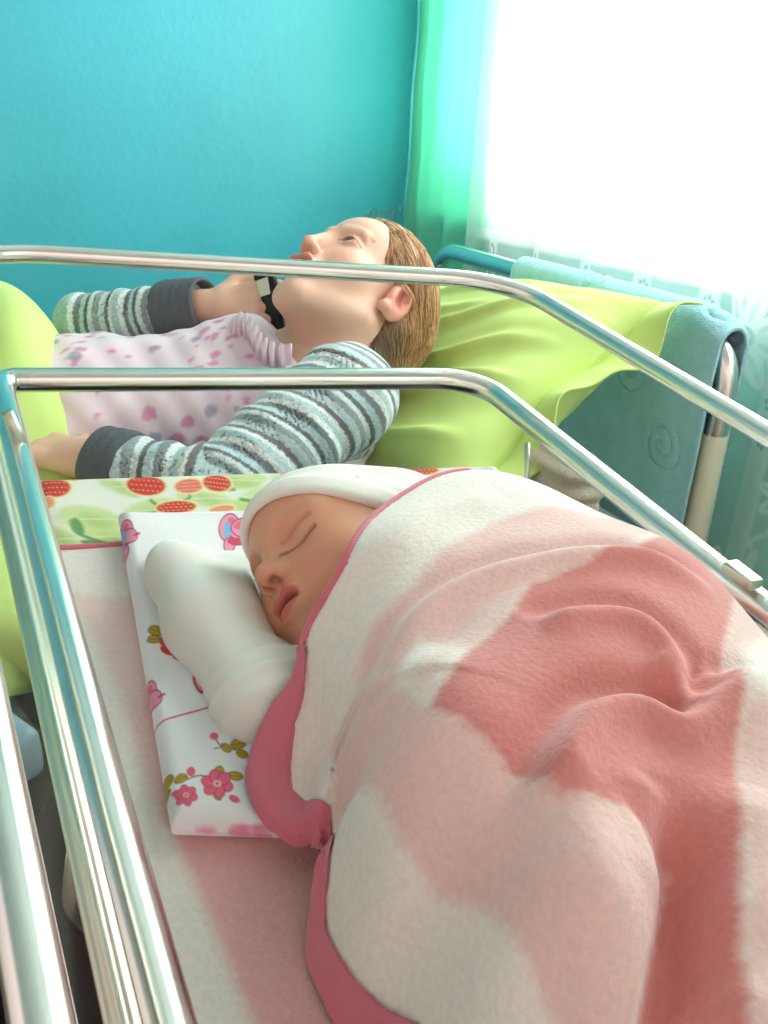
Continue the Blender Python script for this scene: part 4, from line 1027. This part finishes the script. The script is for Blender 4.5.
def duvet():
    xs = np.linspace(-.93, .098, 110)
    DZ = CAMZ-.47
    top = [(1.72, DZ-.02), (1.58, DZ+.12), (1.45, DZ+.190), (1.30, DZ+.202), (1.19, DZ+.165), (1.10, DZ+.075), (1.0, DZ+.02), (.90, DZ-.005), (.862, DZ-.025), (.855, DZ-.05), (.852, DZ-.075), (.850, DZ-.092)]
    pr = spline(np.array(top), 8); V = []
    for i, x in enumerate(xs):
        e = np.clip((xs[-1]-x)/.05, 0, 1)
        for j, (y, z) in enumerate(pr):
            p = np.array((x, y, z)); k = j/len(pr)
            wv = .010*math.sin(x*38+2.2*math.sin(j*.16)+k*3)+.006*math.sin(x*75-j*.12)
            side = np.clip((.93-y)/.06, 0, 1)
            hump = .012*math.exp(-((x+.02)/.08)**2)*math.exp(-((y-1.38)/.14)**2)
            V.append((x+.012*math.sin(j*.35)*(1-e), y-wv*side*1.2, z+wv*(1-side)*1.8-.028*(1-math.sqrt(max(e, 0)))*(1-side)+hump))
    o = link('duvet', np.array(V), gridfaces(len(xs), len(pr)), M['lime']); md = o.modifiers.new('thick', 'SOLIDIFY'); md.thickness = .022; md.offset = -1
    o.modifiers.new('soft', 'SUBSURF').levels = 1
    tag(o, 'lime green duvet over the woman legs hanging down the bed side', 'duvet')
duvet()
def towel():
    r = HR+.006; Y0, Y1 = .885, 1.415
    pr = [(HX+r+.002, HZ-.34), (HX+r, HZ-.06), (HX+r, HZ)]+[(HX+r*math.cos(a), HZ+r*math.sin(a)) for a in np.linspace(.3, math.pi-.3, 8)]+[(HX-r, HZ), (HX-r-.003, HZ-.05), (HX-r-.006, HZ-.36)]
    pr = np.array(pr); d = np.concatenate([[0], np.cumsum(np.linalg.norm(np.diff(pr, axis=0), axis=1))]); s = np.linspace(0, d[-1], 260); pr = np.column_stack([np.interp(s, d, pr[:, 0]), np.interp(s, d, pr[:, 1])])
    ys = np.linspace(Y0, Y1, 200); V = []; T = np.gradient(pr, axis=0); T /= np.linalg.norm(T, axis=1)[:, None]; N = np.column_stack([T[:, 1], -T[:, 0]])*-1
    if N[len(N)//2, 1] < 0: N = -N
    Yg, Sg_ = np.meshgrid(ys, s, indexing='ij'); J = np.tile(np.arange(260), len(ys)); yf = Yg.ravel(); sf_ = Sg_.ravel()
    base = pr[J]; nr = N[J]
    drp = np.clip((.97-yf)/.10, 0, 1)**2*.030             # sags round the bend of the tube
    hang = np.abs(base[:, 1]-HZ)
    wv = .003*np.sin(yf*20+1)*np.clip(hang/.2, 0, 1)+.001*np.sin(yf*52+sf_*5)*np.clip(hang/.15, 0, 1)
    emb = np.zeros(len(yf))
    for cy, cs in ((.925, d[-1]-.415), (1.05, d[-1]-.27), (1.2, d[-1]-.38), (1.33, d[-1]-.30), (.95, d[-1]-.18)):
        dx, dy = yf-cy, sf_-cs; rr_ = np.hypot(dx, dy); an = np.arctan2(dy, dx); emb += .0022*np.cos(rr_*330-an)*np.clip((.042-rr_)/.006, 0, 1)
    o_ = wv+emb+.0004*np.sin(yf*330)*np.sin(sf_*330)
    V = np.column_stack([base[:, 0]+nr[:, 0]*o_, yf, base[:, 1]+nr[:, 1]*o_-drp])
    o = link('towel', V, gridfaces(len(ys), 260), M['terry']); m_ = o.modifiers.new('thick', 'SOLIDIFY'); m_.thickness = .006; m_.offset = 1
    tag(o, 'blue terry towel with embossed swirls hung over the headboard', 'towel')
towel()
# ------------------------------------------------------------------ things on the shelf of the stand
def bag():
    c = np.array((.01, .60, .604))
    def f(p):
        q = p-c; d = np.linalg.norm(np.maximum(np.abs(q)-np.array((.075, .10, .055)), 0), axis=1)-.035
        return d+.012*wob(p, 26, 3)+.005*wob(p, 70, 4)
    V, Fq_ = snet(f, c-.2, c+.2, .005); o = link('handbag', V, Fq_, M['black_fabric']); tag(o, 'crumpled black bag on the shelf under the bassinet', 'bag')
    MB().tube(spline([c+(-.05, -.07, .08), c+(-.06, -.06, .14), c+(-.05, .02, .165), c+(-.04, .07, .12), c+(-.04, .08, .08)], 8), .006, 10).build('strap', M['black_fabric'], o)
bag()
def packet(x, y, z, sx, sy, sz, rz, lab):
    R_ = np.array(((math.cos(rz), -math.sin(rz), 0), (math.sin(rz), math.cos(rz), 0), (0, 0, 1)))
    def f(p):
        q = (p-np.array((x, y, z)))@R_; d = np.linalg.norm(np.maximum(np.abs(q)-np.array((sx, sy, sz)), 0), axis=1)-.010
        return d+.004*wob(p, 60, 7)
    V, Fq_ = snet(f, np.array((x, y, z))-.13, np.array((x, y, z))+.13, .0035); o = link('wrapped_packet', V, Fq_, M['pale_blue_wrap']); tag(o, lab, 'packet')
packet(-.045, .60, .724, .03, .05, .012, .5, 'pale blue plastic packet lying on the black bag')
packet(.02, .42, .538, .04, .05, .014, -.4, 'pale blue plastic packet in front of the black bag')
